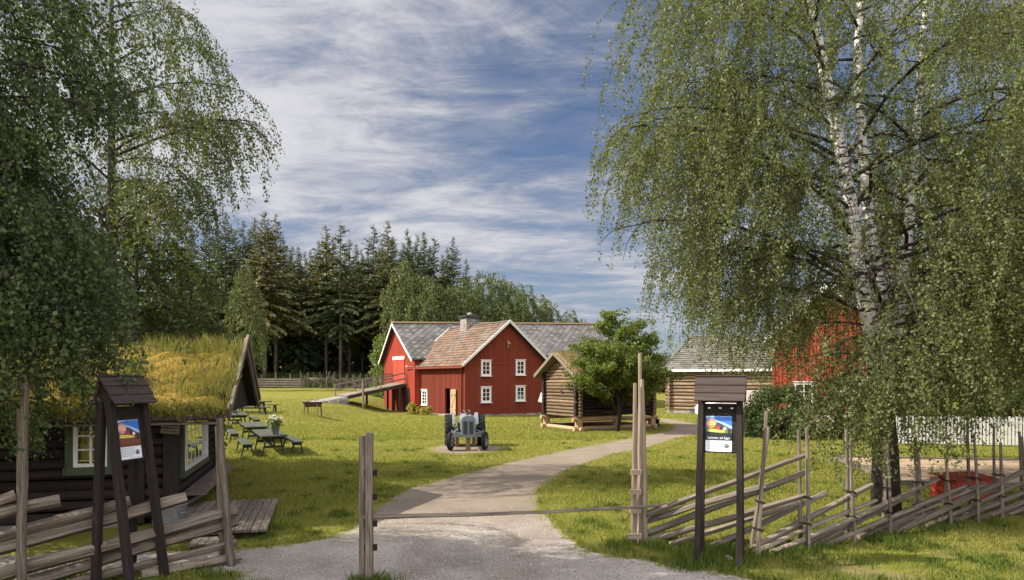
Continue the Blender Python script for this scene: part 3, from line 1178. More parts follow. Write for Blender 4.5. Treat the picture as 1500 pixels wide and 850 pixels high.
    c2.box((W / 2, cy, zt - .17), (1.08, 1.08, .09))
    c2.build('chimney_cap', MAT['tractordark'], o)
    c3 = MB()
    c3.lathe([(.02, 0), (.17, .03), (.22, .12), (.16, .22), (.03, .27)], (W / 2, cy - .1, zt + .03), (0, 0, 1), 9)
    c3.build('cap_stone', MAT['stone'], o, True)
    g = MB()
    g.box((W / 2 + .02, -.08, 5.05), (.12, .06, .5))
    g.lathe([(.03, 0), (.13, .03), (.15, .1), (.06, .18)], (W / 2 + .02, -.2, 5.0), (0, 0, 1), 10)
    g.beam((W / 2 + .02, -.06, 5.22), (W / 2 + .02, -.24, 5.2), .04, .05)
    g.build('wall_bracket', MAT['doorwood'], o)


def barn():
    th = math.radians(29)
    o = thing('barn', 'long red barn with slate roof behind the farmhouse and a ramp to its gable', 'barn', (-7.41, 52.1, 0), th)
    L, yr, Wd = 20.6, 4.2, 7.3
    e0, r0, b0, rise = 4.2, 7.05, 4.2, .72
    zz = lambda z, x: z + rise * x / L
    w = MB()
    t = .14
    g = lambda x: [(x, 0, -.1), (x, Wd, -.1), (x, Wd, zz(b0, x)), (x, yr, zz(r0, x)), (x, 0, zz(e0, x))]
    w.prism(g(0), (t, 0, 0))
    w.prism(g(L - t), (t, 0, 0))
    w.prism([(t, 0, -.1), (L - t, 0, -.1), (L - t, 0, zz(e0, L)), (t, 0, zz(e0, 0))], (0, t, 0))
    w.prism([(t, Wd - t, -.1), (L - t, Wd - t, -.1), (L - t, Wd - t, zz(b0, L)), (t, Wd - t, zz(b0, 0))], (0, t, 0))
    top = lambda s: (lambda y: r0 - (r0 - e0) * (yr - y) / yr if y < yr else r0 - (r0 - b0) * (y - yr) / (Wd - yr))(Wd - s) - .04
    batten_wall(w, (0, Wd, 0), (0, 0, 0), -.1, top, (-1, 0, 0), .17, .04, .022)
    batten_wall(w, (0, 0, 0), (L, 0, 0), -.1, lambda s: zz(e0, s) - .03, (0, -1, 0), .17, .04, .022)
    w.rect(-.05, .0, -.04, .1, -.1, e0 - .05)
    w.build('wall', MAT['brightred'], o)
    # roof
    rt, rb = MB(), MB()
    og, oe = .38, .35
    sl = (r0 - e0) / yr
    nl = math.hypot(yr + oe, sl * (yr + oe))
    c_, s_ = (yr + oe) / nl, sl * (yr + oe) / nl
    pos = lambda u, s: Vector((u - og, -oe + s * c_, zz(e0 - sl * oe + .1, u - og) + s * s_))
    UL = L + 2 * og
    n = (pos(1, 1) - pos(0, 1)).cross(pos(0, 1.5) - pos(0, 1)).normalized()
    q = [pos(0, 0), pos(UL, 0), pos(UL, nl), pos(0, nl)]
    rb.hexa([p - n * .09 for p in q] + q)
    tiles(rt, pos, UL, nl, .62, .62, .045, diamond=True)
    sb = (r0 - b0) / (Wd - yr)
    q = [(L + og, Wd + oe, zz(b0 - sb * oe + .1, L)), (-og, Wd + oe, zz(b0 - sb * oe + .1, 0)), (-og, yr, zz(r0 + .1, 0)), (L + og, yr, zz(r0 + .1, L))]
    rb.hexa([Vector(p) - Vector((0, .07, .07)) for p in q] + [Vector(p) for p in q])
    r = rt.build('roof', MAT['slate'], o)
    rb.build('roof_deck', MAT['roofdark'], r)
    m = MB()
    m.beam((-og, yr, zz(r0 + .15, 0)), (L + og, yr, zz(r0 + .15, L)), .3, .13)
    m.build('ridge_board', MAT['ridge'], r)
    for x, dx in ((-og - .02, 0), (L + og + .02, 0)):
        m = MB()
        m.beam((x, -oe, zz(e0 - sl * oe, x)), (x, yr, zz(r0, x)), .05, .15)
        m.build('bargeboard', MAT['white'], o)
        m = MB()
        m.beam((x, Wd + oe, zz(b0 - sb * oe, x)), (x, yr, zz(r0, x)), .05, .15)
        m.build('bargeboard', MAT['white'], o)
    m = MB()
    for k in range(16):
        m.box((-.05, 2.25 + k * .165, 3.1), (.05, .158, 2.0), k % 2)
    m.build('door', [MAT['brightred'], MAT['brightred']], o)
    m = MB()
    m.box((-.07, 3.5, 4.27), (.06, 2.8, .26))
    m.build('lintel', MAT['white'], o)
    m = MB()
    m.box((-.035, 1.75, .95), (.05, 1.3, 1.9))
    m.build('lower_doorway', MAT['tar_shade_log'], o)  # dark panel paints the shade of the opening under the ramp

    # ramp: world coordinates through the barn's frame
    Rz = Matrix.Rotation(th, 3, 'Z')
    rp = thing('barn_ramp', 'plank ramp on posts rising from a stone bank to the red barn', 'ramp', (-7.41, 52.1, 0), th)
    d = MB()
    a0, a1, zt, zl = -.12, -4.7, 2.2, 1.28
    nb = 24
    for k in range(nb):
        xa, xb = a0 + (a1 - a0) * k / nb, a0 + (a1 - a0) * (k + .93) / nb
        za, zb = zt + (zl - zt) * k / nb, zt + (zl - zt) * (k + .93) / nb
        d.hexa([(xa, 1.75, za), (xa, 4.95, za), (xb, 4.95, zb), (xb, 1.75, zb), (xa, 1.75, za + .07), (xa, 4.95, za + .07), (xb, 4.95, zb + .07), (xb, 1.75, zb + .07)])
    d.build('deck', MAT['greywood'], rp)
    d = MB()
    for y in (1.9, 3.3, 4.8):
        d.beam((a0, y, zt - .12), (a1, y, zl - .12), .16, .22)
    d.build('bearer', MAT['roofboard'], rp)
    for x, y in ((-.55, 1.9), (-.55, 3.4), (-.55, 4.8), (-2.3, 4.8)):
        d = MB()
        z1 = zt - .22 + (x - a0) / (a1 - a0) * (zl - zt)
        d.beam((x, y, -.1), (x, y, z1), .16, .16, 0, (0, 1, 0))
        d.build('post', MAT['roofboard'], rp)
    for y in (1.8, 4.9):
        d = MB()
        for zo in (.42, .85):
            x1 = -4.9 if y > 3 else -2.2
            d.beam((-.1, y, zt + zo), (x1, y, zt + (x1 - a0) / (a1 - a0) * (zl - zt) + zo), .05, .11)
        for x in ((-.15, -1.6, -3.2, -4.8) if y > 3 else (-.15, -2.1)):
            zb = zt + (x - a0) / (a1 - a0) * (zl - zt)
            d.beam((x, y + .03, zb - .1), (x, y + .03, zb + .95), .08, .08, 0, (0, 1, 0))
        d.build('railing', MAT['greywood'], rp)
    d = MB()
    pw = Rz @ Vector((-3.6, 1.3, 0)) + Vector((-7.41, 52.1, 0))
    d.tube([(-3.6, 1.35, gz(pw.x, pw.y) - .2), (-3.65, 1.35, 2.5)], .075, 7, 0, .1)
    d.build('pole', MAT['greywood'], rp)
    d = MB()
    for k in range(150):
        x = rnd.uniform(-7.7, -4.6)
        f = (x + 7.7) / 3.1
        zmax = .78 + .48 * f
        y = rnd.choice([1.7, 1.7, 4.9, rnd.uniform(1.8, 4.8)])
        if x > -4.8:
            y = rnd.uniform(1.8, 4.8)
        z = rnd.uniform(.35, zmax - .1)
        s = rnd.uniform(.18, .4)
        Rm = Matrix.Rotation(rnd.uniform(-.3, .3), 3, 'Z')
        d.box((x, y, z), (s * 1.4, s, s * .55), 0, Rm)
    d.hexa([(-7.7, 1.8, .2), (-4.65, 1.8, .2), (-4.65, 4.8, .2), (-7.7, 4.8, .2), (-7.7, 1.8, .72), (-4.65, 1.8, 1.24), (-4.65, 4.8, 1.24), (-7.7, 4.8, .72)])
    d.build('stone_bank', MAT['stone'], rp)
    d = MB()
    d.box((-7.0, 1.75, .88), (.9, .5, .12))
    d.build('kerb_stone', MAT['white'], rp)


def storehouse():
    th = math.radians(28)
    o = thing('storehouse', 'small log storehouse on timber footings beside the rowan tree', 'storehouse', (3.3, 33.8, 0), th)
    W, L, z0, ev, rg = 4.6, 3.1, .66, 2.85, 3.75     # W along the dark long side (x), L along the lit gable (y)
    h = .172
    w = MB()
    slope = (rg - ev) / (L / 2)
    lim = lambda z: (-.24, L + .24) if z < ev else ((z - ev) / slope - .02, L - (z - ev) / slope + .02)
    log_wall(w, (0, L), (0, 0), z0, rg, h, .2, openings=(), ext=.24, phase=0, top=lim)
    w.build('gable_wall', MAT['log'], o, True, 50)
    w = MB()
    log_wall(w, (W, 0), (W, L), z0, rg, h, .2, ext=.24, phase=0, top=lim)
    w.build('gable_wall', MAT['log'], o, True, 50)
    w = MB()
    log_wall(w, (0, 0), (W, 0), z0, ev + .1, h, .2, ext=.24, phase=.5)
    log_wall(w, (0, L), (W, L), z0, ev + .1, h, .2, ext=.24, phase=.5)
    w.build('side_wall', MAT['tar_shade_log'], o, True, 50)  # shade of the long side put into a darker log colour
    w = MB()
    w.box((-.1, L / 2 - .15, 1.92), (.06, .2, .12), 0, Matrix.Rotation(.5, 3, 'X'))
    w.build('peephole', MAT['tar_shade_log'], o)  # dark block stands in for the shade inside the hole
    # timber footings
    f = MB()
    for y in (0, L):
        f.tube([(-.3, y, .12), (W + .3, y, .12)], .12, 10, 0, .04)
        f.tube([(-.35, y, .575), (W + .35, y, .575)], .105, 10, 0, .04)
    for x in (0, W):
        f.tube([(x, -.35, .1), (x, L + .35, .1)], .11, 10, 0, .04)
    f.build('sill_beam', MAT['newlog'], o, True, 50)
    for x, y in ((0, 0), (W, 0), (0, L), (W, L), (W / 2, 0)):
        f = MB()
        f.beam((x, y, -.05), (x, y, .6), .3, .3, 0, (0, 1, 0), taper=.85)
        f.build('footing', MAT['newlog'], o)
    r = MB()
    oe, og = .42, .5
    for s in (0, 1):
        y_e = -oe if s == 0 else L + oe
        ze = ev - slope * oe + .12
        q = [(-og, y_e, ze), (W + og, y_e, ze), (W + og, L / 2, rg + .12), (-og, L / 2, rg + .12)]
        r.hexa([Vector(p) - Z * .07 for p in q] + [Vector(p) for p in q] if s == 0 else [Vector(p) - Z * .07 for p in (q[1], q[0], q[3], q[2])] + [Vector(p) for p in (q[1], q[0], q[3], q[2])])
    ro = r.build('roof', MAT['greywood'], o)
    # sedum turf on the roof
    n1, n2 = 40, 36
    X, Y = np.meshgrid(np.linspace(-og + .1, W + og, n1), np.linspace(-oe + .03, L + oe - .03, n2))
    zt = rg + .12 - slope * np.abs(Y - L / 2) + .14 + .05 * sn(X, Y, 3)
    edge = np.minimum(np.minimum(X + og - .1, W + og - X), np.minimum(Y + oe - .03, L + oe - .03 - Y))
    zt -= .16 * (1 - np.clip(edge / .12, 0, 1))
    ix = np.arange(X.size).reshape(X.shape)
    link('turf', np_mesh('turf', np.stack([X, Y, zt], -1).reshape(-1, 3), [np.stack([ix[:-1, :-1], ix[:-1, 1:], ix[1:, 1:], ix[1:, :-1]], -1).reshape(-1, 4)], MAT['sedum'], True), ro)

    def reg(n):
        x, y = rng.uniform(-og + .1, W + og, n), rng.uniform(-oe, L + oe, n)
        return x, y, rg + .24 - slope * np.abs(y - L / 2)
    blades(5000, reg, .13, .01, MAT['straw'], 'turf_grass', None, None, parent=ro)
    for s in (1, -1):
        b = MB()
        b.beam((-og - .02, L / 2 + s * (L / 2 + oe), ev - slope * oe + .12), (-og - .02, L / 2, rg + .16), .05, .16)
        b.build('bargeboard', MAT['greywood'], o)
    c = MB()
    c.rect(.02, W - .02, .02, L - .02, .7, 2.8)
    # steps by the far end
    bn = thing('plank_bench', 'low dark plank bench at the far end of the storehouse', 'bench', (7.05, 36.1, 0), th)
    s = MB()
    s.box((.3, 0, .42), (1.1, .4, .06))
    s.build('seat', MAT['tar_shade_log'], bn)
    for x in (-.15, .75):
        s = MB()
        s.box((x, 0, .19), (.1, .36, .4))
        s.build('leg', MAT['tar_shade_log'], bn)


def log_barn():
    w_ = Vector((.85, -.53, 0)).normalized()
    th = math.atan2(w_.y, w_.x)
    o = thing('log_barn', 'brown log barn with mossy stone-tiled roof beyond the path', 'barn', (12.0, 52.0, 0), th)
    L, D, ev, rg = 15.0, 13.2, 3.35, 6.05
    w = MB()
    log_wall(w, (0, 0), (L, 0), .25, ev, .26, .28, openings=((7.6, 8.7, .2, 2.0),), ext=.3)
    w.build('front_wall', MAT['oldlog'], o, True, 50)
    w = MB()
    sl = (rg - ev) / (D / 2)
    lim = lambda z: (-.3, D + .3) if z < ev else ((z - ev) / sl, D - (z - ev) / sl)
    log_wall(w, (0, D), (0, 0), .12, rg, .26, .28, ext=.3, phase=.5, top=lim)
    w.build('end_wall', MAT['oldlog'], o, True, 50)
    w = MB()
    log_wall(w, (L, 0), (L, D), .12, rg, .26, .28, ext=.3, phase=.5, top=lim)
    w.build('end_wall', MAT['oldlog'], o, True, 50)
    m = MB()
    for k in range(5):
        m.box((7.7 + k * .22, .05, 1.1), (.21, .06, 2.0))
    m.build('door', MAT['doorwood'], o)
    m = MB()
    m.rect(-.2, L + .2, -.15, .3, -.2, .2)
    for k in range(40):
        m.box((rnd.uniform(0, L), -.15, .03), (rnd.uniform(.3, .7), .25, .3))
    m.build('foundation', MAT['stone'], o)
    rt, rb = MB(), MB()
    oe, og = .45, .35
    nl = math.hypot(D / 2 + oe, sl * (D / 2 + oe))
    c_, s_ = (D / 2 + oe) / nl, sl * (D / 2 + oe) / nl
    ze = ev - sl * oe + .12
    pos = lambda u, s: Vector((u - og, -oe + s * c_, ze + s * s_))
    UL = L + 2 * og
    q = [pos(0, 0), pos(UL, 0), pos(UL, nl), pos(0, nl)]
    rb.hexa([p - Z * .1 for p in q] + q)
    q = [Vector((L + og, D + oe, ze)), Vector((-og, D + oe, ze)), pos(0, nl), pos(UL, nl)]
    rb.hexa([p - Z * .1 for p in q] + q)
    tiles(rt, pos, UL, nl, .42, .46, .05)
    r = rt.build('roof', MAT['oldtile'], o)
    rb.build('roof_deck', MAT['roofdark'], r)
    m = MB()
    m.rect(-og, L + og, -oe - .05, -oe, ze - .16, ze + .02)
    m.build('eave_board', MAT['white'], o)
    m = MB()
    m.beam((-og - .02, -oe, ze), (-og - .02, D / 2, rg + .12), .05, .18)
    m.build('bargeboard', MAT['greywood'], o)
    m = MB()
    m.beam((-og - .02, D + oe, ze), (-og - .02, D / 2, rg + .12), .05, .18)
    m.build('bargeboard', MAT['greywood'], o)


def red_house():
    th = math.radians(-27)
    o = thing('red_house', 'bright red house with white gable trim half hidden behind the hanging birch', 'house', (13.6, 35.6, 0), th)
    W, L, ev, rg = 5.3, 8.0, 4.9, 7.3
    w = MB()
    for y in (0, L - .14):
        w.prism([(0, y, .2), (W, y, .2), (W, y, ev), (W / 2, y, rg), (0, y, ev)], (0, .14, 0))
    w.rect(0, .14, .14, L - .14, .2, ev)
    w.rect(W - .14, W, .14, L - .14, .2, ev)
    top = lambda s: ev + (rg - ev) * (1 - abs(s - W / 2) / (W / 2)) - .03
    batten_wall(w, (0, 0, 0), (W, 0, 0), .2, top, (0, -1, 0), .18, .05, .025, openings=((3.4, 4.9, .2, 2.7),))
    batten_wall(w, (0, L, 0), (0, 0, 0), .2, lambda s: ev, (-1, 0, 0), .18, .05, .025)
    w.build('wall', MAT['brightred'], o)
    m = MB()
    m.rect(-.03, W + .03, -.03, L, -.2, .2)
    m.build('foundation', MAT['white'], o)
    m = MB()
    m.rect(-.04, .06, -.04, .06, .2, ev)
    m.build('corner_board', MAT['brightred'], o)
    m = MB()
    m.rect(W - .06, W + .04, -.04, .06, .2, ev)
    m.build('corner_board', MAT['brightred'], o)
    r = MB()
    sl = (rg - ev) / (W / 2)
    oe, og = .4, .45
    for s in (0, 1):
        xe = -oe if s == 0 else W + oe
        q = [Vector((xe, -og, ev - sl * oe + .1)), Vector((xe, L + og, ev - sl * oe + .1)), Vector((W / 2, L + og, rg + .1)), Vector((W / 2, -og, rg + .1))]
        if s == 0:
            q = q[::-1]
        r.hexa([p - Z * .1 for p in q] + q)
    r.build('roof', MAT['slate'], o)
    for s in (1, -1):
        m = MB()
        m.beam((W / 2 + s * (W / 2 + oe), -og - .02, ev - sl * oe + .0), (W / 2, -og - .02, rg + .02), .05, .24)
        m.build('bargeboard', MAT['white'], o)
    window(o, (4.15, -.02, 1.45), (1, 0, 0), (0, -1, 0), 1.25, 2.4, 2, 4, .14, name='glazed_door')
    window(o, (1.5, -.02, 1.75), (1, 0, 0), (0, -1, 0), .95, 1.35, 2, 3, .12)
    st = MB()
    st.box((4.15, -.5, .12), (1.8, .9, .24))
    st.build('doorstep', MAT['white'], o)


def cottage():
    th = math.atan2(.266, .964)
    o = thing('turf_cottage', 'low dark log cottage with a golden mossy turf roof', 'cottage', (-6.16, 12.32, 0), th)
    X0, D, ev = -9.0, 4.76, 2.02
    # front wall with one window, gable wall with the wide window
    w = MB()
    wx0, wx1, wz0, wz1 = -1.49, -.99, 1.08, 1.9
    log_wall(w, (X0, 0), (0, 0), .1, ev, .185, .2, openings=((wx0 - .0 - X0, wx1 - X0, wz0, wz1),), ext=.0)
    w.build('front_wall', MAT['tar_shade_log'], o, True, 50)
    w = MB()
    log_wall(w, (0, .1), (0, D), .1, 1.95, .17, .16, openings=((.55, 3.15, .86, 1.93),), ext=.0, phase=.0)
    w.build('gable_wall', MAT['tar_shade_log'], o, True, 50)
    w = MB()
    log_wall(w, (X0, 0), (X0, D), .1, 2.6, .185, .2, ext=.1)
    log_wall(w, (X0, D), (0, D), .1, ev, .185, .2, ext=.1)
    w.rect(X0, 0, .1, D - .1, .05, .1)
    w.rect(X0, 0, .12, D - .1, 2.0, 2.04)
    w.build('back_wall', MAT['tar_shade_log'], o, True, 50)
    for q in ((-.1, .13, -.13, .1), (-.1, .13, D - .12, D + .12), (-.52, -.40, -.17, -.1)):
        w = MB()
        w.rect(*q, .05, ev)
        w.build('corner_post', MAT['darkwood'], o)
    f = MB()
    for k in range(12):
        f.box((X0 + .4 + k * .78, -.02, .0), (.5, .3, .22))
    f.build('foundation', MAT['stone'], o)
    # green casing + white sash
    g = MB()
    cxw, cw = (wx0 + wx1) / 2, wx1 - wx0
    for s in (-1, 1):
        g.box((cxw + s * (cw / 2 + .07), -.12, 1.5), (.15, .05, 1.0))
    g.box((cxw, -.12, 1.0), (cw + .34, .07, .14))
    g.box((cxw, -.12, 1.96), (cw + .34, .05, .1))
    gc = g.build('window_casing', MAT['green'], o)
    window(gc, (cxw, -.1, 1.49), (1, 0, 0), (0, -1, 0), cw + .02, .84, 2, 3, .06, 'white', 'clear', False, .025)
    c = MB()
    c.box((cxw - .13, .12, 1.42), (.2, .01, .5))
    c.box((cxw + .14, .12, 1.46), (.22, .01, .62))
    c.build('curtain', MAT['cloth'], o)
    g = MB()
    g.rect(.06, .16, .45, 3.25, .74, .86)
    g.rect(.06, .14, .42, .55, .74, 1.96)
    g.rect(.06, .14, 3.15, 3.28, .74, 1.96)
    g2 = g.build('window_casing', MAT['green'], o)
    window(g2, (.085, 1.85, 1.4), (0, 1, 0), (1, 0, 0), 2.58, 1.08, 6, 3, .06, 'white', 'clear', False, .026, deep=.008)
    c = MB()
    for k in range(5):
        c.box((-.12, .8 + k * .5, 1.42), (.02, .42, 1.0))
    c.build('curtain', MAT['cloth'], o)  # added yellow panels stand in for the lawn's reflection in the glass
    s = MB()
    s.rect(.1, .5, .5, 4.7, .40, .45)
    for y in (.7, 2.5, 4.4):
        s.beam((.12, y, .2), (.45, y, .39), .06, .06)
    s.build('ledge', MAT['greywood'], o)
    # roof boards, projecting boarded gable, bargeboards, gutter
    yr, oe, og = D / 2, .4, 1.0
    sl = .475
    rg = 3.29
    zr = lambda y: rg - sl * abs(y - yr)
    r = MB()
    for s_ in (0, 1):
        y_e = -oe if s_ == 0 else D + oe
        q = [Vector((X0 - .4, y_e, zr(y_e))), Vector((og, y_e, zr(y_e))), Vector((og, yr, rg)), Vector((X0 - .4, yr, rg))]
        if s_:
            q = [q[1], q[0], q[3], q[2]]
        r.hexa([p - Z * .07 for p in q] + q)
    ro = r.build('roof', MAT['darkwood'], o)
    g = MB()
    g.prism([(.78, .1, 1.93), (.78, D - .1, 1.93), (.78, D - .1, zr(D) - .05), (.78, yr, rg - .12), (.78, .1, zr(.1) - .05)], (.05, 0, 0))
    g.rect(0, .8, .1, D - .1, 1.95, 1.99)
    g.build('gable_cladding', MAT['darkwood'], o)
    for y_e in (-oe - .08, D + oe + .08):
        b = MB()
        b.beam((og + .03, y_e, zr(y_e) + .03), (og + .03, yr, rg + .1), .05, .24)
        b.beam((og + .07, y_e, zr(y_e) + .16), (og + .07, yr, rg + .22), .05, .12)
        b.build('bargeboard', MAT['greywood'], o)
    b = MB()
    b.tube([(X0 - .4, -oe - .1, zr(-oe) - .06), (og - .05, -oe - .1, zr(-oe) - .06)], .05, 8, 0, .05)
    b.build('turf_log', MAT['roofboard'], o, True)
    b = MB()
    b.tube([(X0 - .4, -oe - .06, zr(-oe) - .17), (og - .05, -oe - .06, zr(-oe) - .15)], .03, 8)
    b.build('gutter_pole', MAT['greywood'], o, True)
    # turf
    n1, n2 = 190, 96
    x = np.linspace(X0 - .4, og - .02, n1)
    y = np.linspace(-oe - .14, D + oe + .1, n2)
    X, Y = np.meshgrid(x, y)
    edge = np.minimum(Y + oe + .14, D + oe + .1 - Y)
    eg = og - .02 - X
    zt = rg - sl * np.sqrt((Y - yr) ** 2 + .3) + .24 + .075 * sn(X, Y, 5, 4, .5) + .03 * sn(X, Y, 8, 3, 3.0)
    zt = zt - .30 * (1 - np.clip(edge / .22, 0, 1)) ** 2 - .15 * (1 - np.clip(eg / .15, 0, 1)) ** 2
    low = np.minimum(zr(0) * 0 + zt, zt)
    Xo, Yo, Zo = X, Y + np.where(Y < 0, -.05 * sn(X, Y * 0, 9, 3, 1.5) * np.clip(1 - edge / .3, 0, 1), 0), low
    # skirt: first row dropped to the eave log
    Zs = Zo.copy()
    Zs[0] = zr(-oe) - .09 + .05 * sn(x, 0 * x, 12, 3, 2.0)
    Zs[-1] = zr(-oe) - .02
    ix = np.arange(X.size).reshape(X.shape)
    tf = link('turf', np_mesh('turf', np.stack([Xo, Yo, Zs], -1).reshape(-1, 3), [np.stack([ix[:-1, :-1], ix[:-1, 1:], ix[1:, 1:], ix[1:, :-1]], -1).reshape(-1, 4)], MAT['moss'], True), ro)

    def top(xx, yy):
        return rg - sl * np.sqrt((yy - yr) ** 2 + .3) + .21 + .075 * sn(xx, yy, 5, 4, .5)

    def reg_short(n):
        xx, yy = rng.uniform(X0, og, n), rng.uniform(-oe - .15, D + oe, n)
        k = (sn(xx, yy, 21, 3, .35) + rng.normal(0, .4, n) > -.1) | (yy < -.15)
        xx, yy = xx[k], yy[k]
        return xx, yy, top(xx, yy) - np.where(yy < -.2, .16, 0)

    def reg_tall(n):
        xx = rng.uniform(X0, og + .05, n)
        yy = rng.normal(yr + .1, .45, n)
        k = rng.random(n) < .35
        xx[k] = rng.normal(og - .45, .4, k.sum())
        yy[k] = rng.uniform(-.3, D, k.sum())
        xx = np.minimum(xx, og + .02)
        k = sn(xx, yy, 31, 2, .5) + rng.normal(0, .35, n) > -.15
        return xx[k], yy[k], top(xx[k], yy[k])
    blades(60000, reg_short, .10, .0045, MAT['straw'], 'turf_grass', None, parent=tf, lean=.9)
    blades(9000, reg_tall, .30, .0045, MAT['straw'], 'seed_grass', None, parent=tf, lean=.7)

    def reg_green(n):
        xx, yy = rng.uniform(X0, og, n), rng.uniform(-oe - .1, D + oe, n)
        k = sn(xx, yy, 55, 3, .45) + rng.normal(0, .2, n) > .35
        xx, yy = xx[k], yy[k]
        return xx, yy, top(xx, yy) - np.where(yy < -.2, .14, 0)
    blades(42000, reg_green, .15, .005, MAT['tallblade'], 'green_grass', None, parent=tf, lean=.9)

    def reg_dead(n):
        xx, yy = rng.uniform(X0, og, n), rng.uniform(-oe - .15, .5, n)
        k = sn(xx, yy, 66, 3, .7) + rng.normal(0, .3, n) > .3
        xx, yy = xx[k], yy[k]
        return xx, yy, top(xx, yy) - np.where(yy < -.2, .16, 0)
    blades(9000, reg_dead, .13, .005, MAT['post'], 'dead_grass', None, parent=tf, lean=1.1)

    def fringe(n):
        xx = rng.uniform(X0, og, n)
        yy = -oe - .1 + rng.normal(0, .05, n)
        return xx, yy, zr(-oe) + rng.uniform(-.1, .2, n)
    blades(9000, fringe, .12, .005, MAT['straw'], 'fringe_grass', None, parent=tf, lean=1.6)
    # plaque
    Rz = Matrix.Rotation(th, 3, 'Z')
    W2 = lambda p: Rz @ Vector(p) + Vector((-6.16, 12.32, 0))
    pl = thing('wall_plaque', 'small weathered wooden plaque at the cottage corner above the wide window', 'sign', W2((.02, -.02, 1.72)), th)
    m = MB()
    m.box((.02, -.2, 0), (.3, .03, .2), 0, Matrix.Rotation(.1, 3, 'Y'))
    m.build('board', MAT['greywood'], pl)
    m = MB()
    for k in range(3):
        m.box((.02, -.217, .05 - k * .05), (.2, .004, .012), 0, Matrix.Rotation(.1, 3, 'Y'))
    m.build('lettering', MAT['darkwood'], pl)
    # deck
    dk = thing('plank_deck', 'low platform of worn grey planks beside the turf cottage', 'deck', (-6.16, 12.32, 0), th)
    m = MB()
    n = 13
    for k in range(n):
        x = .12 + (k + .5) * 1.66 / n
        m.box((x, -.33 + rnd.uniform(-.02, .02), .15), (1.66 / n * .9, 2.95, .04))
    m.build('planks', MAT['greywood'], dk)
    m = MB()
    for y in (-1.5, -.3, .9):
        m.box((.95, y, .06), (1.6, .1, .13))
    m.build('joist', MAT['roofboard'], dk)
    m = MB()
    for k in range(5):
        m.box((.75 + k * .12, -2.05, .08), (.11, .5, .035))
    m.build('step', MAT['greywood'], dk)


def tub():
    x, y = flat(254, 782)
    o = thing('zinc_tub', 'dented galvanised zinc tub against the cottage corner', 'tub', (-5.75, 11.55, 0))
    m = MB()
    m.lathe([(.2, 0), (.215, .2), (.235, .46), (.25, .47), (.25, .49), (.225, .49), (.205, .1)], (0, 0, 0), (0, 0, 1), 24)
    m.build('body', MAT['zinc'], o, True, 40)
    for a in (2.7, 5.9):
        m = MB()
        c = Vector((math.cos(a), math.sin(a), 0))
        t = Vector((-c.y, c.x, 0))
        m.tube([c * .23 + t * .08 + Z * .38, c * .3 + t * .07 + Z * .36, c * .31 - t * .07 + Z * .36, c * .23 - t * .08 + Z * .38], .012, 6)
        m.build('handle', MAT['zinc'], o, True)

# ------------------------------------------------------------------ fences and gate
def pole(parent, name, a, b, r, mat='greywood', taper=.8, n=8, bend=.02):
    a, b = Vector(a), Vector(b)
    m = MB()
    L = (b - a).length
    k = max(4, int(L / .35))
    off = Vector((rnd.uniform(-1, 1), rnd.uniform(-1, 1), rnd.uniform(-1, 1))) * bend
    pts = []
    for i in range(k + 1):
        f = i / k
        pts.append(a.lerp(b, f) + off * math.sin(f * math.pi) + Vector((rnd.uniform(-1, 1), rnd.uniform(-1, 1), rnd.uniform(-1, 1))) * r * .12)
    m.tube(pts, [r * (1 + (taper - 1) * i / k) * rnd.uniform(.93, 1.07) for i in range(k + 1)], n, 0, .15, sq=rnd.uniform(.7, 1.0), capm=1)
    return m.build(name, [MAT[mat], MAT['palewood']], parent, True, 45)


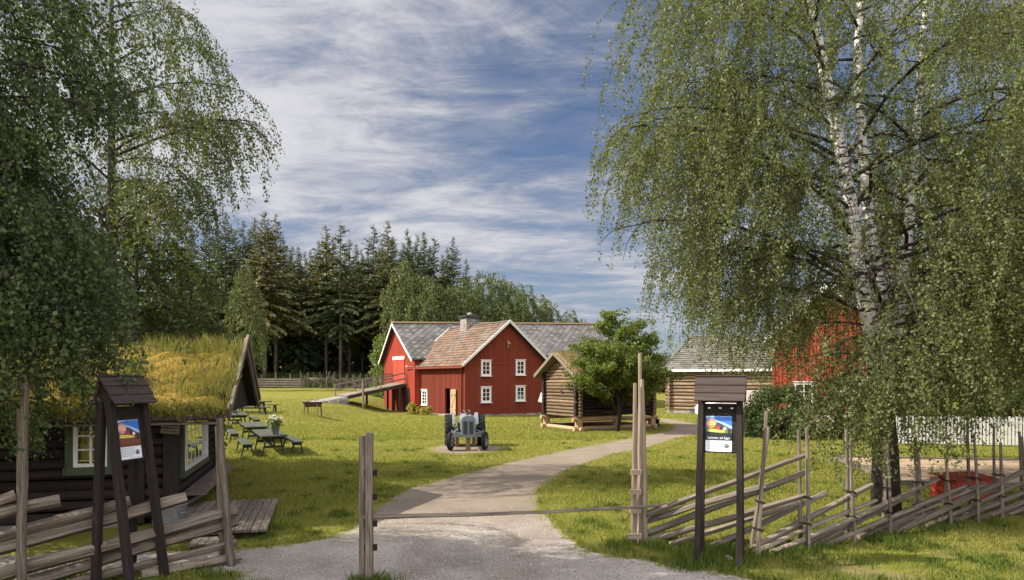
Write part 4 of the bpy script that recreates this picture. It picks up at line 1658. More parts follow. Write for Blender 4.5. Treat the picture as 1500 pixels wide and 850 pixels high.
def pole_fence():
    o = thing('pole_fence', 'weathered pole fence of slanting rails running from the gate below the big birch', 'fence', (1.93, 10.74, 0))
    off = -Vector((1.93, 10.74, 0))

    def back(q, s):
        """a point s metres behind the fence line"""
        return Vector((q[0] - .35 * s, q[1] + .94 * s, 0))

    def rail(pa, pb, r, s):
        """photo pixels (px, py) of both ends; s: distance behind the front stakes"""
        ends = []
        for px, py in (pa, pb):
            q = back(fence_pt(px), s)
            q = q * 1.0
            d = q.y
            x = (px - CX) / F * d
            z = max(.03, EYE + (HY - py) / F * d)
            ends.append(Vector((x, d, z)) + off)
        pole(o, 'rail', ends[0], ends[1], r * .93)
    cr = lambda x, y: (x / 2.4283 + 900, y / 2.4283 + 500)
    RL = [((115, 615), (685, 403), .062), ((115, 640), (540, 512), .07), ((115, 683), (680, 466), .062), ((112, 710), (685, 545), .075), ((195, 738), (655, 575), .055),
          ((340, 772), (755, 538), .06), ((470, 752), (915, 510), .065), ((490, 765), (930, 565), .055), ((560, 775), (955, 580), .06),
          ((480, 755), (860, 545), .06), ((690, 745), (1100, 520), .055), ((640, 765), (1150, 490), .06), ((745, 750), (1245, 517), .055), ((865, 722), (1315, 507), .065), ((875, 727), (1372, 522), .055),
          ((990, 702), (1470, 456), .07), ((1110, 672), (1500, 480), .06), ((1200, 667), (1560, 490), .065), ((1290, 652), (1600, 510), .06), ((1390, 632), (1620, 530), .06), ((1400, 622), (1680, 520), .05), ((1450, 625), (1700, 540), .05)]
    for k, (a, b, r) in enumerate(RL):
        rail(cr(*a), cr(*b), r, .07 + .16 * ((k * 3) % 4) / 3)
    # pairs of upright stakes: base pixel of the front stake, tops of both
    ST = [(1110, 1123, 603, 1126, 625), (1184, 1182, 627, 1170, 630), (1252, 1246, 640, 1240, 628), (1305, 1300, 650, 1296, 640), (1353, 1345, 655, 1341, 640), (1393, 1385, 665, 1388, 650),
          (1434, 1427, 644, 1417, 611), (1469, 1466, 648, 1456, 625), (1508, 1497, 640, 1493, 632), (1560, 1552, 640, 1550, 630)]
    for bx, t1x, t1y, t2x, t2y in ST:
        q = fence_pt(bx)
        f = Vector((q[0], q[1], 0))
        d = q[1]
        pole(o, 'stake', f + off - Z * .1, P(t1x, t1y, d) + off, .033 if t1y > 610 else .036, taper=.7, bend=.015)
        g = back(q, .34)
        g.x = (bx - 11 - CX) / F * g.y
        pole(o, 'stake', g + off - Z * .1, P(t2x, t2y, g.y) + off, .036, taper=.7, bend=.015)
        for hz in (.42, .82):        # twisted withy tie round both stakes
            A = f.lerp(P(t1x, t1y, d), hz / P(t1x, t1y, d).z) + off
            B = g.lerp(P(t2x, t2y, g.y), hz / P(t2x, t2y, g.y).z) + off
            A.z, B.z = hz, hz - .04
            u = (B - A).normalized()
            s_ = Vector((-u.y, u.x, 0)) * .05
            m = MB()
            m.tube([A - u * .05, A - u * .02 + s_, B + u * .02 + s_ * .9, B + u * .05, B + u * .02 - s_ - Z * .03, A - u * .02 - s_ - Z * .03, A - u * .05], .011, 5)
            m.build('withy_tie', MAT['darkwood'], o, True)


LF = [(-3.87, 9.45), (-5.0, 8.6), (-5.8, 8.0), (-7.0, 7.15)]


def left_fence():
    o = thing('pole_fence', 'short dark pole fence with slanting rails in front of the turf cottage', 'fence', (-3.87, 9.45, 0))
    off = -Vector((-3.87, 9.45, 0))

    def hit(px, s):
        q = line_hit(LF, px)
        return Vector((q[0] - .55 * s, q[1] + .83 * s, 0))
    cr = lambda x, y: (x / 2.125, y / 2.125 + 450)
    RL = [((-120, 640), (46, 588), .085, .15), ((-120, 672), (190, 601), .075, .12), ((-150, 752), (405, 604), .068, .2), ((-100, 772), (580, 592), .075, .26), ((-60, 850), (738, 633), .075, .15), ((-40, 900), (738, 668), .085, .22), ((130, 885), (735, 732), .05, .18), ((440, 862), (748, 775), .07, .12),
          ((-200, 800), (300, 665), .06, .25), ((-150, 870), (330, 742), .06, .1)]
    for a, b, r, s in RL:
        e = []
        for px, py in (cr(*a), cr(*b)):
            q = hit(px, s)
            x = (px - CX) / F * q.y
            e.append(Vector((x, q.y, max(.05, EYE + (HY - py) / F * q.y))) + off)
        pole(o, 'rail', e[0], e[1], r * 1.2, taper=.92)
    pole(o, 'stake', Vector((-3.87, 9.45, -.1)) + off, P(322, 612, 9.45) + off, .062, taper=.85)
    q = line_hit(LF, 30)
    pole(o, 'stake', Vector((q[0], q[1], -.1)) + off, P(37, 561, q[1]) + off, .05, taper=.8)
    g = hit(26, .36)
    pole(o, 'stake', g + off - Z * .1, P(30, 600, g.y) + off, .05, taper=.8)
    g = hit(333, .34)
    pole(o, 'stake', g + off - Z * .1, P(318, 625, g.y) + off, .045, taper=.8)


def gate():
    # post of two squared boards
    o = thing('gate_post', 'squared double gate post with dark pegs standing on the gravel', 'gate post', (-1.85, 8.67, 0))
    for x, y, w, z in ((-.055, .03, .07, 1.87), (.045, -.03, .085, 1.915)):
        m = MB()
        m.hexa([(x - w / 2, y - .045, -.1), (x + w / 2, y - .045, -.1), (x + w / 2, y + .045, -.1), (x - w / 2, y + .045, -.1), (x - w / 2, y - .045, z), (x + w / 2, y - .045, z), (x + w / 2, y + .045, z), (x - w / 2, y + .045, z)])
        m.build('upright', MAT['greywood'], o)
    for py in (693, 728, 767, 802):
        m = MB()
        m.box((.055, .0, EYE + (HY - py) * .00867), (.16, .05, .075))
        m.build('peg', MAT['darkwood'], o)
    # post of pointed poles
    q = Vector((1.93, 10.74, 0))
    o = thing('gate_post', 'bundle of tall pointed poles with nailed cross blocks forming the gate post by the fence', 'gate post', q)
    for bx, tx, ty, dy, r in ((928, 930, 561, -.05, .05), (937, 937, 517, .03, .048), (944, 941, 556, -.02, .052), (934, 932, 600, .1, .04)):
        d = 10.74 + dy
        pole(o, 'pole', P(bx, 796, d) * 1.0 - q - Z * .06, P(tx, ty, d) - q, r, 'palewood', taper=.55, bend=.01)
    for px, py in ((932, 692), (931, 721), (931, 748), (930, 786)):
        m = MB()
        m.box(P(px, py, 10.62) - q, (.17 if py < 780 else .22, .05, .08), 0, Matrix.Rotation(rnd.uniform(-.05, .05), 3, 'Y'))
        m.build('cross_block', MAT['palewood'], o)
    a, b = P(531, 758, 8.67), P(1003, 738, 10.95)
    o = thing('gate_bar', 'long thin pole laid across the gravel path as the gate bar', 'gate bar', a)
    pole(o, 'pole', (0, 0, 0), b - a, .042, taper=.62, bend=.04)


# ------------------------------------------------------------------ notice boards
def text_mesh(body, width):
    cu = bpy.data.curves.new('lettering', 'FONT')
    cu.body = body
    cu.size = 1
    ob = bpy.data.objects.new('lettering', cu)
    COL.objects.link(ob)
    dg = bpy.context.evaluated_depsgraph_get()
    me = bpy.data.meshes.new_from_object(ob.evaluated_get(dg))
    bpy.data.objects.remove(ob)
    bpy.data.curves.remove(cu)
    n = len(me.vertices)
    c = np.empty(n * 3, np.float32)
    me.vertices.foreach_get('co', c)
    c = c.reshape(-1, 3)
    k = width / (c[:, 0].max() - c[:, 0].min())
    c[:, 0] -= c[:, 0].min()
    return me, c * k


def notice_board(loc, rz, label, plabel, faded):
    o = thing('notice_board', label, 'notice board', loc, rz)
    W, top = .52, 2.4
    fy = lambda z: -.42 + .36 * z / top
    for sx in (-1, 1):
        for sy in (-1, 1):
            m = MB()
            yb, yt = (-.42, -.06) if sy < 0 else (.12, .05)
            m.beam((sx * (W / 2 + .02), yb, -.05), (sx * W / 2, yt, top), .075, .095, 0, (0, 1, 0))
            m.build('leg', MAT['darkwood'], o)
    tilt = math.atan(.36 / top)
    Rt = Matrix.Rotation(-tilt, 3, 'X')
    zc = 1.9
    C = Vector((0, fy(zc) + .035, zc))
    m = MB()
    for k in range(5):
        m.box(C + Rt @ Vector((0, 0, -.28 + k * .14)), (W - .02, .028, .137), 0, Rt)
    m.build('panel', MAT['darkwood'], o)
    # saddle roof of three boards each side, small gable ends
    for sy in (-1, 1):
        a, b = Vector((0, sy * -.01, 2.62)), Vector((0, -.22 if sy < 0 else .1, 2.29))
        n = (b - a).normalized()
        up = Vector((0, sy * n.z * -1, abs(n.y)))
        R3 = Matrix((Vector((1, 0, 0)), n, up)).transposed()
        m = MB()
        for k in range(3):
            c = a.lerp(b, (k + .5) / 3) + up * (.012 * (2 - k) * 0 + .012)
            Rk = R3 @ Matrix.Rotation(.10, 3, 'X')
            m.box(c, (.70 - .01 * k, .165, .022), 0, Rk)
        m.build('roof', MAT['roofboard'], o)
    for sx in (-1, 1):
        m = MB()
        x = sx * (W / 2 + .015)
        m.prism([(x, -.18, 2.31), (x, .07, 2.31), (x, 0, 2.57)], (sx * .02, 0, 0))
        m.build('gable_end', MAT['darkwood'], o)
    m = MB()
    m.box((0, 0, 2.3), (W, .05, .08))
    m.build('crossbar', MAT['darkwood'], o)
    # poster pinned to the panel: its own thing
    Rz = Matrix.Rotation(rz, 3, 'Z')
    pc = Vector(loc) + Rz @ (C + Rt @ Vector((-.015, -.017, -.08)))
    p = thing('poster', plabel, 'poster', pc, rz)
    w, h = .355, .50
    M4 = Rt

    def layer(mb, pts, k, m=0, curl=0):
        mb.face([M4 @ Vector((x * w - w / 2, -.002 - .0011 * k, y * h - h / 2)) for x, y in pts], None, m)
    disc = lambda cx, cy, r, n=28: [(cx + r * math.cos(6.283 * i / n) / w * h * .99, cy + r * math.sin(6.283 * i / n)) for i in range(n)]
    mats = [MAT[k] for k in ('p_blue', 'p_sky', 'p_pink' if faded else 'p_orange', 'p_red', 'p_dark', 'p_brown' if faded else 'p_green', 'p_yellow', 'p_hill', 'p_cream', 'p_grey')]
    b = MB()
    b.box((0, 0, 0), (.001, .001, .001))
    b = MB()
    layer(b, [(0, .32), (1, .32), (1, 1), (0, 1)], 1, 0)
    layer(b, [(.45, .62), (1, .62), (1, .72), (.75, .8), (.5, .86), (.3, .9), (.3, .75)], 2, 1)
    layer(b, [(0, .93), (.0, 1), (1, 1), (1, .985), (.4, .985), (.2, .96)], 2, 1)
    layer(b, [(.3, .6), (1, .58), (1, .64), (.8, .70), (.62, .78), (.45, .83), (.36, .80)], 3, 7)
    layer(b, [(0, .52), (1, .50), (1, .6), (.5, .66), (0, .66)], 4, 5)
    layer(b, [(.08, .54), (.75, .54), (.72, .59), (.4, .62), (.1, .64)], 5, 6)
    layer(b, [(.41, .62), (.55, .62), (.55, .69), (.48, .73), (.41, .69)], 6, 3)
    layer(b, [(.55, .62), (.62, .62), (.62, .69), (.56, .72), (.55, .69)], 6, 4)
    layer(b, [(.66, .62), (.78, .61), (.79, .67), (.7, .69)], 6, 8)
    layer(b, [(.87, .5), (.93, .5), (.94, .63), (.86, .62)], 6, 4)
    layer(b, [(0, .32), (1, .32), (1, .53), (.6, .51), (.3, .545), (0, .56)], 7 if not faded else 4, 4 if not faded else 5)
    layer(b, disc(.22, .79, .135), 8, 2)
    for k, ww in ((0, .1), (1, .17), (2, .13)):
        y = .84 - k * .045
        layer(b, [(.22 - ww, y), (.22 + ww, y), (.22 + ww, y + .014), (.22 - ww, y + .014)], 9, 8)
    b.build('picture_sheet', mats, p)
    b = MB()
    layer(b, [(0, 0), (1, 0), (1, .32), (0, .32)], 1, 0)
    ns = b.build('notice_sheet', MAT['paper'], p)
    b = MB()
    for k, ww in enumerate((.64, .66, .6, .66, .62, .5)):
        y = .27 - k * .04
        layer(b, [(.06, y), (.06 + ww, y), (.06 + ww, y + .015), (.06, y + .015)], 2, 0)
    layer(b, [(.45, .025), (.93, .025), (.93, .036), (.45, .036)], 2, 0)
    b.build('small_print', MAT['p_grey'], ns)
    b = MB()
    layer(b, disc(.81, .16, .065), 2, 0)
    layer(b, disc(.81, .16, .045), 3, 1)
    layer(b, disc(.81, .155, .028, 12), 4, 0)
    b.build('emblem', [MAT['p_dark'], MAT['p_grey']], ns)
    me, c = text_mesh('Sommer på Egge', w * .86)
    q = np.array([list(M4 @ Vector((float(a) - w * .43, -.002 - .0011 * 10, float(b_) + .355 * h - h / 2))) for a, b_, _ in c], np.float32)
    me.vertices.foreach_set('co', q.ravel())
    me.materials.clear()
    me.materials.append(MAT['p_brown' if faded else 'paper'])
    me.update()
    me.name = 'lettering'
    link('lettering', me, p)
    b = MB()
    for x, y in ((.02, .99), (.5, 1.0), (.9, 1.01), (.02, .01), (.98, .01)):
        b.box(M4 @ Vector((x * w - w / 2, -.012, y * h - h / 2)), (.012, .008, .012))
    b.build('drawing_pins', MAT['zinc'], p)
    if not faded:
        s = MB()
        for x in (-.15, 0, .16):
            s.box(C + Rt @ Vector((x, -.018, .285)), (.035, .006, .02))
        s.build('paper_scrap', MAT['paper'], o)
    return o


# ------------------------------------------------------------------ tractor
def tractor():
    g = flat(682, 660)
    o = thing('tractor', 'vintage grey farm tractor propped on posts in the middle of the lawn', 'tractor', (-1.72, 25.6, .03), math.radians(7.4))
    g_, dk = MAT['tractorgrey'], MAT['tractordark']
    yf = -.95     # front axle; rear axle at +.95
    # bonnet with rounded top
    m = MB()
    prof = [(-.24, .72), (-.24, 1.12), (-.19, 1.2), (-.08, 1.235), (.08, 1.235), (.19, 1.2), (.24, 1.12), (.24, .72)]
    for k in range(len(prof) - 1):
        a, b = prof[k], prof[k + 1]
        m.face([(a[0], yf - .1, a[1]), (b[0], yf - .1, b[1]), (b[0], .3, b[1] + .02), (a[0], .3, a[1] + .02)])
    m.build('bonnet', g_, o, True, 40)
    m = MB()
    shell = [(-.15, .47), (-.245, .56), (-.25, 1.1), (-.2, 1.2), (-.09, 1.245), (.09, 1.245), (.2, 1.2), (.25, 1.1), (.245, .56), (.15, .47)]
    m.prism([(x, yf - .34, z) for x, z in shell], (0, .26, 0))
    m.box((0, yf - .355, 1.12), (.36, .02, .14))
    rs = m.build('radiator_shell', g_, o)
    m = MB()
    for sx in (-1, 1):
        m.box((sx * .105, yf - .345, .83), (.15, .02, .46))
        for k in range(6):
            m.box((sx * .105 - .0625 + k * .025, yf - .36, .83), (.008, .015, .46))
    m.build('grille', MAT['grillegrey'], rs)
    m = MB()
    m.box((0, yf - .36, .83), (.05, .03, .5))
    m.build('grille_bar', g_, rs)
    m = MB()
    m.lathe([(.0, 0), (.05, .0), (.05, .03)], (0, -.6, 1.245), (0, 0, 1), 12)
    m.lathe([(.045, 0), (.045, .05), (.02, .06)], (.05, -.3, 1.25), (0, 0, 1), 12)
    m.build('filler_cap', dk, o)
    m = MB()
    m.box((0, -.2, .72), (.34, 1.3, .4))
    m.box((0, .75, .75), (.4, 1.0, .42))
    m.box((-.27, -.2, .85), (.14, .5, .2))
    m.box((.26, -.1, .8), (.14, .35, .3))
    m.tube([(.3, -.5, .9), (.3, -.2, .88), (.32, .3, .6), (.34, 1.0, .5)], .03, 8)
    m.build('engine_block', dk, o)
    m = MB()
    m.beam((-.6, yf, .52), (.6, yf, .52), .1, .1)
    m.beam((-.58, yf - .05, .62), (.58, yf - .05, .62), .05, .05)
    m.beam((-.55, yf, .6), (-.2, .2, .72), .05, .05)
    m.beam((.55, yf, .6), (.2, .2, .72), .05, .05)
    for s in (-1, 1):
        m.tube([(s * .56, yf, .3), (s * .56, yf, .72)], .035, 8)
    m.build('front_axle', g_, o)
    m = MB()
    m.tube([(-.62, .95, .6), (.62, .95, .6)], .11, 12)
    m.build('rear_axle', g_, o)
    steer = Matrix.Rotation(math.radians(-20), 3, 'Z')

    def wheel(c, axis, R, w, lugs):
        axis = Vector(axis).normalized()
        c = Vector(c)
        wn = MB()
        ri = R * .62
        wn.lathe([(ri, -w * .42), (R * .84, -w * .5), (R * .96, -w * .4), (R, -w * .2), (R, w * .2), (R * .96, w * .4), (R * .84, w * .5), (ri, w * .42), (ri, -w * .42)], c, axis, 36, caps=False)
        if lugs:
            up = axis.orthogonal().normalized()
            sd = axis.cross(up)
            for k in range(22):
                for s in (-1, 1):
                    a = 6.283 * (k + (.5 if s > 0 else 0)) / 22
                    rd = up * math.cos(a) + sd * math.sin(a)
                    tg = -up * math.sin(a) + sd * math.cos(a)
                    p0 = c + rd * (R * .99) + axis * s * w * .02
                    p1 = c + rd * (R * .96) + axis * s * w * .46 + tg * .09
                    wn.beam(p0, p1, .05, .06, 0, rd)
        else:
            for q in (-.25, 0, .25):
                wn.lathe([(R * .99, -.012), (R * 1.02, -.008), (R * 1.02, .008), (R * .99, .012)], c + axis * q * w, axis, 36, caps=False)
        wo = wn.build('wheel', MAT['rubber'], o, True, 40)
        rm = MB()
        rm.lathe([(ri * 1.02, -w * .4), (ri * .93, -w * .36), (ri * .88, -w * .1), (ri * .5, w * .05), (ri * .2, w * .12), (ri * .18, w * .3), (0.001, w * .3)], c, axis, 30)
        rm.lathe([(ri * 1.02, w * .4), (ri * .93, w * .36), (ri * .88, w * .1), (ri * .5, w * .06)], c, axis, 30, caps=False)
        rm.build('rim', g_, wo, True, 40)
    for s in (-1, 1):
        wheel((s * .62, yf, .325), steer @ Vector((1, 0, 0)), .325, .14, False)
        wheel((s * .63, .95, .585), (1, 0, 0), .585, .27, True)
        f = MB()
        pr = []
        for k in range(9):
            a = math.radians(20 + 140 * k / 8)
            pr.append((.95 - math.cos(a) * .60, .62 + math.sin(a) * .63))
        x0, x1 = s * .40, s * .50
        for k in range(8):
            (ya, za), (yb, zb) = pr[k], pr[k + 1]
            f.hexa([(x0, ya, za), (x1, ya, za + .0), (x1, yb, zb), (x0, yb, zb), (x0, ya, za + .012), (x1, ya, za + .012), (x1, yb, zb + .012), (x0, yb, zb + .012)])
        f.prism([(x0, y, z) for y, z in pr] + [(x0, 1.3, .75), (x0, .6, .75)], (s * -.012, 0, 0))
        f.build('fender', g_, o)
    m = MB()
    m.lathe([(.19, -.012), (.205, 0), (.19, .012), (.178, 0), (.19, -.012)], (0, .42, 1.3), (0, -.5, 1), 24, caps=False)
    m.tube([(0, .1, 1.1), (0, .42, 1.3)], .018, 6)
    for a in (0, 2.1, 4.2):
        m.tube([(0, .42, 1.3), Vector((0, .42, 1.3)) + Matrix.Rotation(.46, 3, 'X') @ Vector((math.cos(a) * .19, math.sin(a) * .19, 0))], .01, 5)
    m.build('steering_wheel', dk, o, True, 40)
    m = MB()
    m.lathe([(.02, 0), (.18, .02), (.22, .09), (.2, .1), (.16, .04), (.01, .03)], (0, 1.0, 1.05), (0, 0, 1), 16)
    m.tube([(0, .9, .9), (0, 1.0, 1.05)], .03, 6)
    m.build('seat', g_, o, True, 40)
    for x, y, r in ((0, yf - .2, .1), (-.32, .35, .08), (.32, .35, .08)):
        m = MB()
        m.beam((x, y, -.05), (x, y, .6 if x else .5), r * 1.6, r * 1.6, 0, (0, 1, 0))
        m.build('support_post', MAT['post'], o)
    # bed of pale gravel under it
    st = .09
    X, Y = np.meshgrid(np.arange(-3.6, .2, st), np.arange(23.0, 27.8, st))
    rr = np.hypot((X + 1.74) / 1.28, (Y - 25.3) / 1.55)
    ang = np.arctan2(Y - 25.3, X + 1.74)
    sd = (1 + .07 * np.sin(ang * 3 + 1) + .05 * np.sin(ang * 7) - rr) * 1.2
    keep = sd > -.45
    cell = keep[:-1, :-1] & keep[:-1, 1:] & keep[1:, 1:] & keep[1:, :-1]
    ix = np.arange(X.size).reshape(X.shape)
    q = np.stack([ix[:-1, :-1], ix[:-1, 1:], ix[1:, 1:], ix[1:, :-1]], -1)[cell]
    us = np.unique(q)
    re = np.zeros(X.size, int)
    re[us] = np.arange(len(us))
    me = np_mesh('gravel_bed', np.stack([X, Y, tz(X, Y) + .014], -1).reshape(-1, 3)[us], [re[q]], MAT['gravel'], True)
    me.attributes.new('edge', 'FLOAT', 'POINT').data.foreach_set('value', sd.ravel()[us].astype(np.float32))
    tag(link('gravel_bed', me), 'round bed of pale gravel under the tractor', 'gravel', kind='structure')
    return
    n = 40
    c = Vector((-1.74, 25.3, 0))
    ring = [c + Vector((math.cos(6.283 * k / n) * 1.28 * (1 + .08 * math.sin(k * 2.1)), math.sin(6.283 * k / n) * 1.5 * (1 + .07 * math.sin(k * 1.7)), .02)) for k in range(n)]
    m = MB()
    m.face(ring)
    t = NT('pale_gravel')
    nn = t.noise(t.coord('Object'), 40, 4, .7)
    cc = t.ramp(nn, [(.25, (.2, .18, .16)), (.75, (.48, .44, .40))])
    t.bump(nn, .8, .02)
    tag(m.build('gravel_bed', t.done(cc, .95, .1)), 'round bed of pale gravel under the tractor', 'gravel', kind='structure')


# ------------------------------------------------------------------ furniture on the lawn
def picnic():
    def table(loc, rz, label, L=3.3):
        o = thing('picnic_table', label, 'table', loc, rz, 'green picnic tables on the lawn')
        for k in range(4):
            pass
        m = MB()
        for k in range(4):
            m.box((-.315 + k * .21, 0, .68), (.2, L, .045))
        m.build('tabletop', MAT['benchgreen'], o)
        for y in (-L / 2 + .45, L / 2 - .45):
            for s in (-1, 1):
                m = MB()
                m.beam((s * .36, y, -.02), (s * .22, y, .66), .05, .11, 0, (0, 1, 0))
                m.build('leg', MAT['benchgreen'], o)
            m = MB()
            m.box((0, y, .6), (.72, .05, .1))
            m.box((0, y, .3), (.56, .04, .08))
            m.build('crosspiece', MAT['benchgreen'], o)
        m = MB()
        m.beam((0, -L / 2 + .45, .3), (0, L / 2 - .45, .3), .05, .1)
        m.build('stretcher', MAT['benchgreen'], o)
        return o

    def bench(loc, rz, label, L=2.7):
        o = thing('picnic_bench', label, 'bench', loc, rz, 'green benches beside the picnic tables')
        m = MB()
        m.box((-.085, 0, .42), (.165, L, .04))
        m.box((.085, 0, .42), (.165, L, .04))
        m.build('seat', MAT['benchgreen'], o)
        for y in (-L / 2 + .3, L / 2 - .3):
            for s in (-1, 1):
                m = MB()
                m.beam((s * .2, y, -.02), (s * .1, y, .4), .045, .09, 0, (0, 1, 0))
                m.build('leg', MAT['benchgreen'], o)
            m = MB()
            m.box((0, y, .35), (.3, .045, .1))
            m.build('crosspiece', MAT['benchgreen'], o)
        return o
    rz = math.radians(26)
    R = Matrix.Rotation(rz, 3, 'Z')
    lab = ['picnic table nearest the gate, with a flower pail on its end', 'bare picnic table standing second in the row of three', 'picnic table at the cottage end of the row, carrying a zinc pail']
    bl = [('bench on the cottage side of the nearest picnic table', 'bench on the open lawn side of the nearest picnic table'), ('bench on the cottage side of the bare middle picnic table', 'bench on the open lawn side of the bare middle picnic table'),
          ('bench partly behind the cottage gable, beside the third picnic table', 'bench on the open lawn side of the third picnic table')]
    T0 = B0 = None
    pts = []
    for k, (px, py, d) in enumerate(((394, 634, 24.2), (371, 622, 28.6), (347, 611.5, 33.6))):
        x = (px - CX) / F * d
        c = Vector((x, d, gz(x, d)))
        pts.append(c)
        if T0 is None:
            T0 = table(c, rz, lab[k])
        else:
            dup(T0, c, rz, lab[k])
        for s in (-1, 1):
            q = c + R @ Vector((s * .82, -.15 if s < 0 else .1, 0))
            if B0 is None:
                B0 = bench(q, rz, bl[k][0])
            else:
                dup(B0, q, rz, bl[k][0 if s < 0 else 1])
    x = -16.0
    c = Vector((x, 40.5, gz(x, 40.5)))
    dup(T0, c, math.radians(86), 'farthest picnic table, set crosswise beyond the row')
    for s, l in ((-1, 'bench on the near side of the crosswise picnic table'), (1, 'bench behind the crosswise picnic table')):
        q = c + Vector((.6, s * .85, 0))
        dup(B0, Vector((q.x, q.y, gz(q.x, q.y))), math.radians(86), l)

    def pail(loc, label, flowers):
        o = thing('zinc_pail', label, 'pail', loc)
        m = MB()
        m.lathe([(.11, 0), (.15, .3), (.16, .31), (.145, .31), (.1, .02)], (0, 0, 0), (0, 0, 1), 18)
        m.build('body', MAT['zinc'], o, True, 40)
        m = MB()
        m.tube([(.15 * math.cos(a), 0, .3 + .17 * math.sin(a)) if False else (.15 * math.cos(a), -.03 - .05 * math.sin(a), .3 - .08 * math.sin(a)) for a in np.linspace(0, math.pi, 9)], .006, 5)
        m.build('handle', MAT['zinc'], o)
        if flowers:
            f = thing('flower_bouquet', 'white wildflower bouquet standing in the pail on the nearest table', 'flowers', Vector(loc) + Z * .2)
            st, bl_, lv = MB(), MB(), MB()
            for k in range(46):
                a, r, h = rnd.uniform(0, 6.28), rnd.uniform(.02, .3), rnd.uniform(.22, .5)
                tip = Vector((math.cos(a) * r, math.sin(a) * r, h - r * .25))
                st.tube([(math.cos(a) * r * .2, math.sin(a) * r * .2, 0), tip], .004, 4)
                for _ in range(5):
                    c_ = tip + Vector((rnd.gauss(0, .025), rnd.gauss(0, .025), rnd.gauss(0, .02)))
                    bl_.lathe([(.004, -.01), (rnd.uniform(.014, .026), 0), (.004, .012)], c_, (rnd.gauss(0, .5), rnd.gauss(0, .5), 1), 6)
            st.build('stems', MAT['leaf_far'], f)
            bl_.build('blossoms', MAT['flower'], f)
            p = np.array([[rnd.gauss(0, .11), rnd.gauss(0, .11), rnd.uniform(.08, .32)] for _ in range(300)])
            v, fc = leaf_quads(p, .07, -.4)
            link('leaves', np_mesh('leaves', v, [fc], MAT['leaf_far']), f)
    e = pts[0] + R @ Vector((.05, -1.3, .703))
    pail(e, 'zinc pail of white flowers on the nearest picnic table', True)
    e = pts[2] + R @ Vector((-.1, .2, .703))
    pail(e, 'empty zinc pail on the third picnic table', False)

    # rusty fire trough on legs
    d = 41
    x = (458 - CX) / F * d
    o = thing('fire_trough', 'rusty brown iron fire trough on four thin legs on the lawn', 'grill', (x, d, gz(x, d)), math.radians(-12))
    m = MB()
    a, b, z0, z1 = (.42, .16), (.52, .28), .52, .8
    q0 = [(-a[0], -a[1], z0), (a[0], -a[1], z0), (a[0], a[1], z0), (-a[0], a[1], z0)]
    q1 = [(-b[0], -b[1], z1), (b[0], -b[1], z1), (b[0], b[1], z1), (-b[0], b[1], z1)]
    for k in range(4):
        j = (k + 1) % 4
        m.hexa([q0[k], q0[j], Vector(q0[j]) * .97, Vector(q0[k]) * .97, q1[k], q1[j], Vector(q1[j]) - Vector((q1[j][0], q1[j][1], 0)) * .04, Vector(q1[k]) - Vector((q1[k][0], q1[k][1], 0)) * .04])
    m.rect(-a[0], a[0], -a[1], a[1], z0 - .02, z0 + .01)
    m.beam((-.55, -.28, z1), (.55, -.28, z1), .04, .04)
    m.beam((-.55, .28, z1), (.55, .28, z1), .04, .04)
    m.build('trough', MAT['iron'], o)
    for sx in (-1, 1):
        for sy in (-1, 1):
            m = MB()
            m.beam((sx * .46, sy * .24, -.03), (sx * .42, sy * .2, .7), .06, .06, 0, (0, 1, 0))
            m.build('leg', MAT['post'], o)


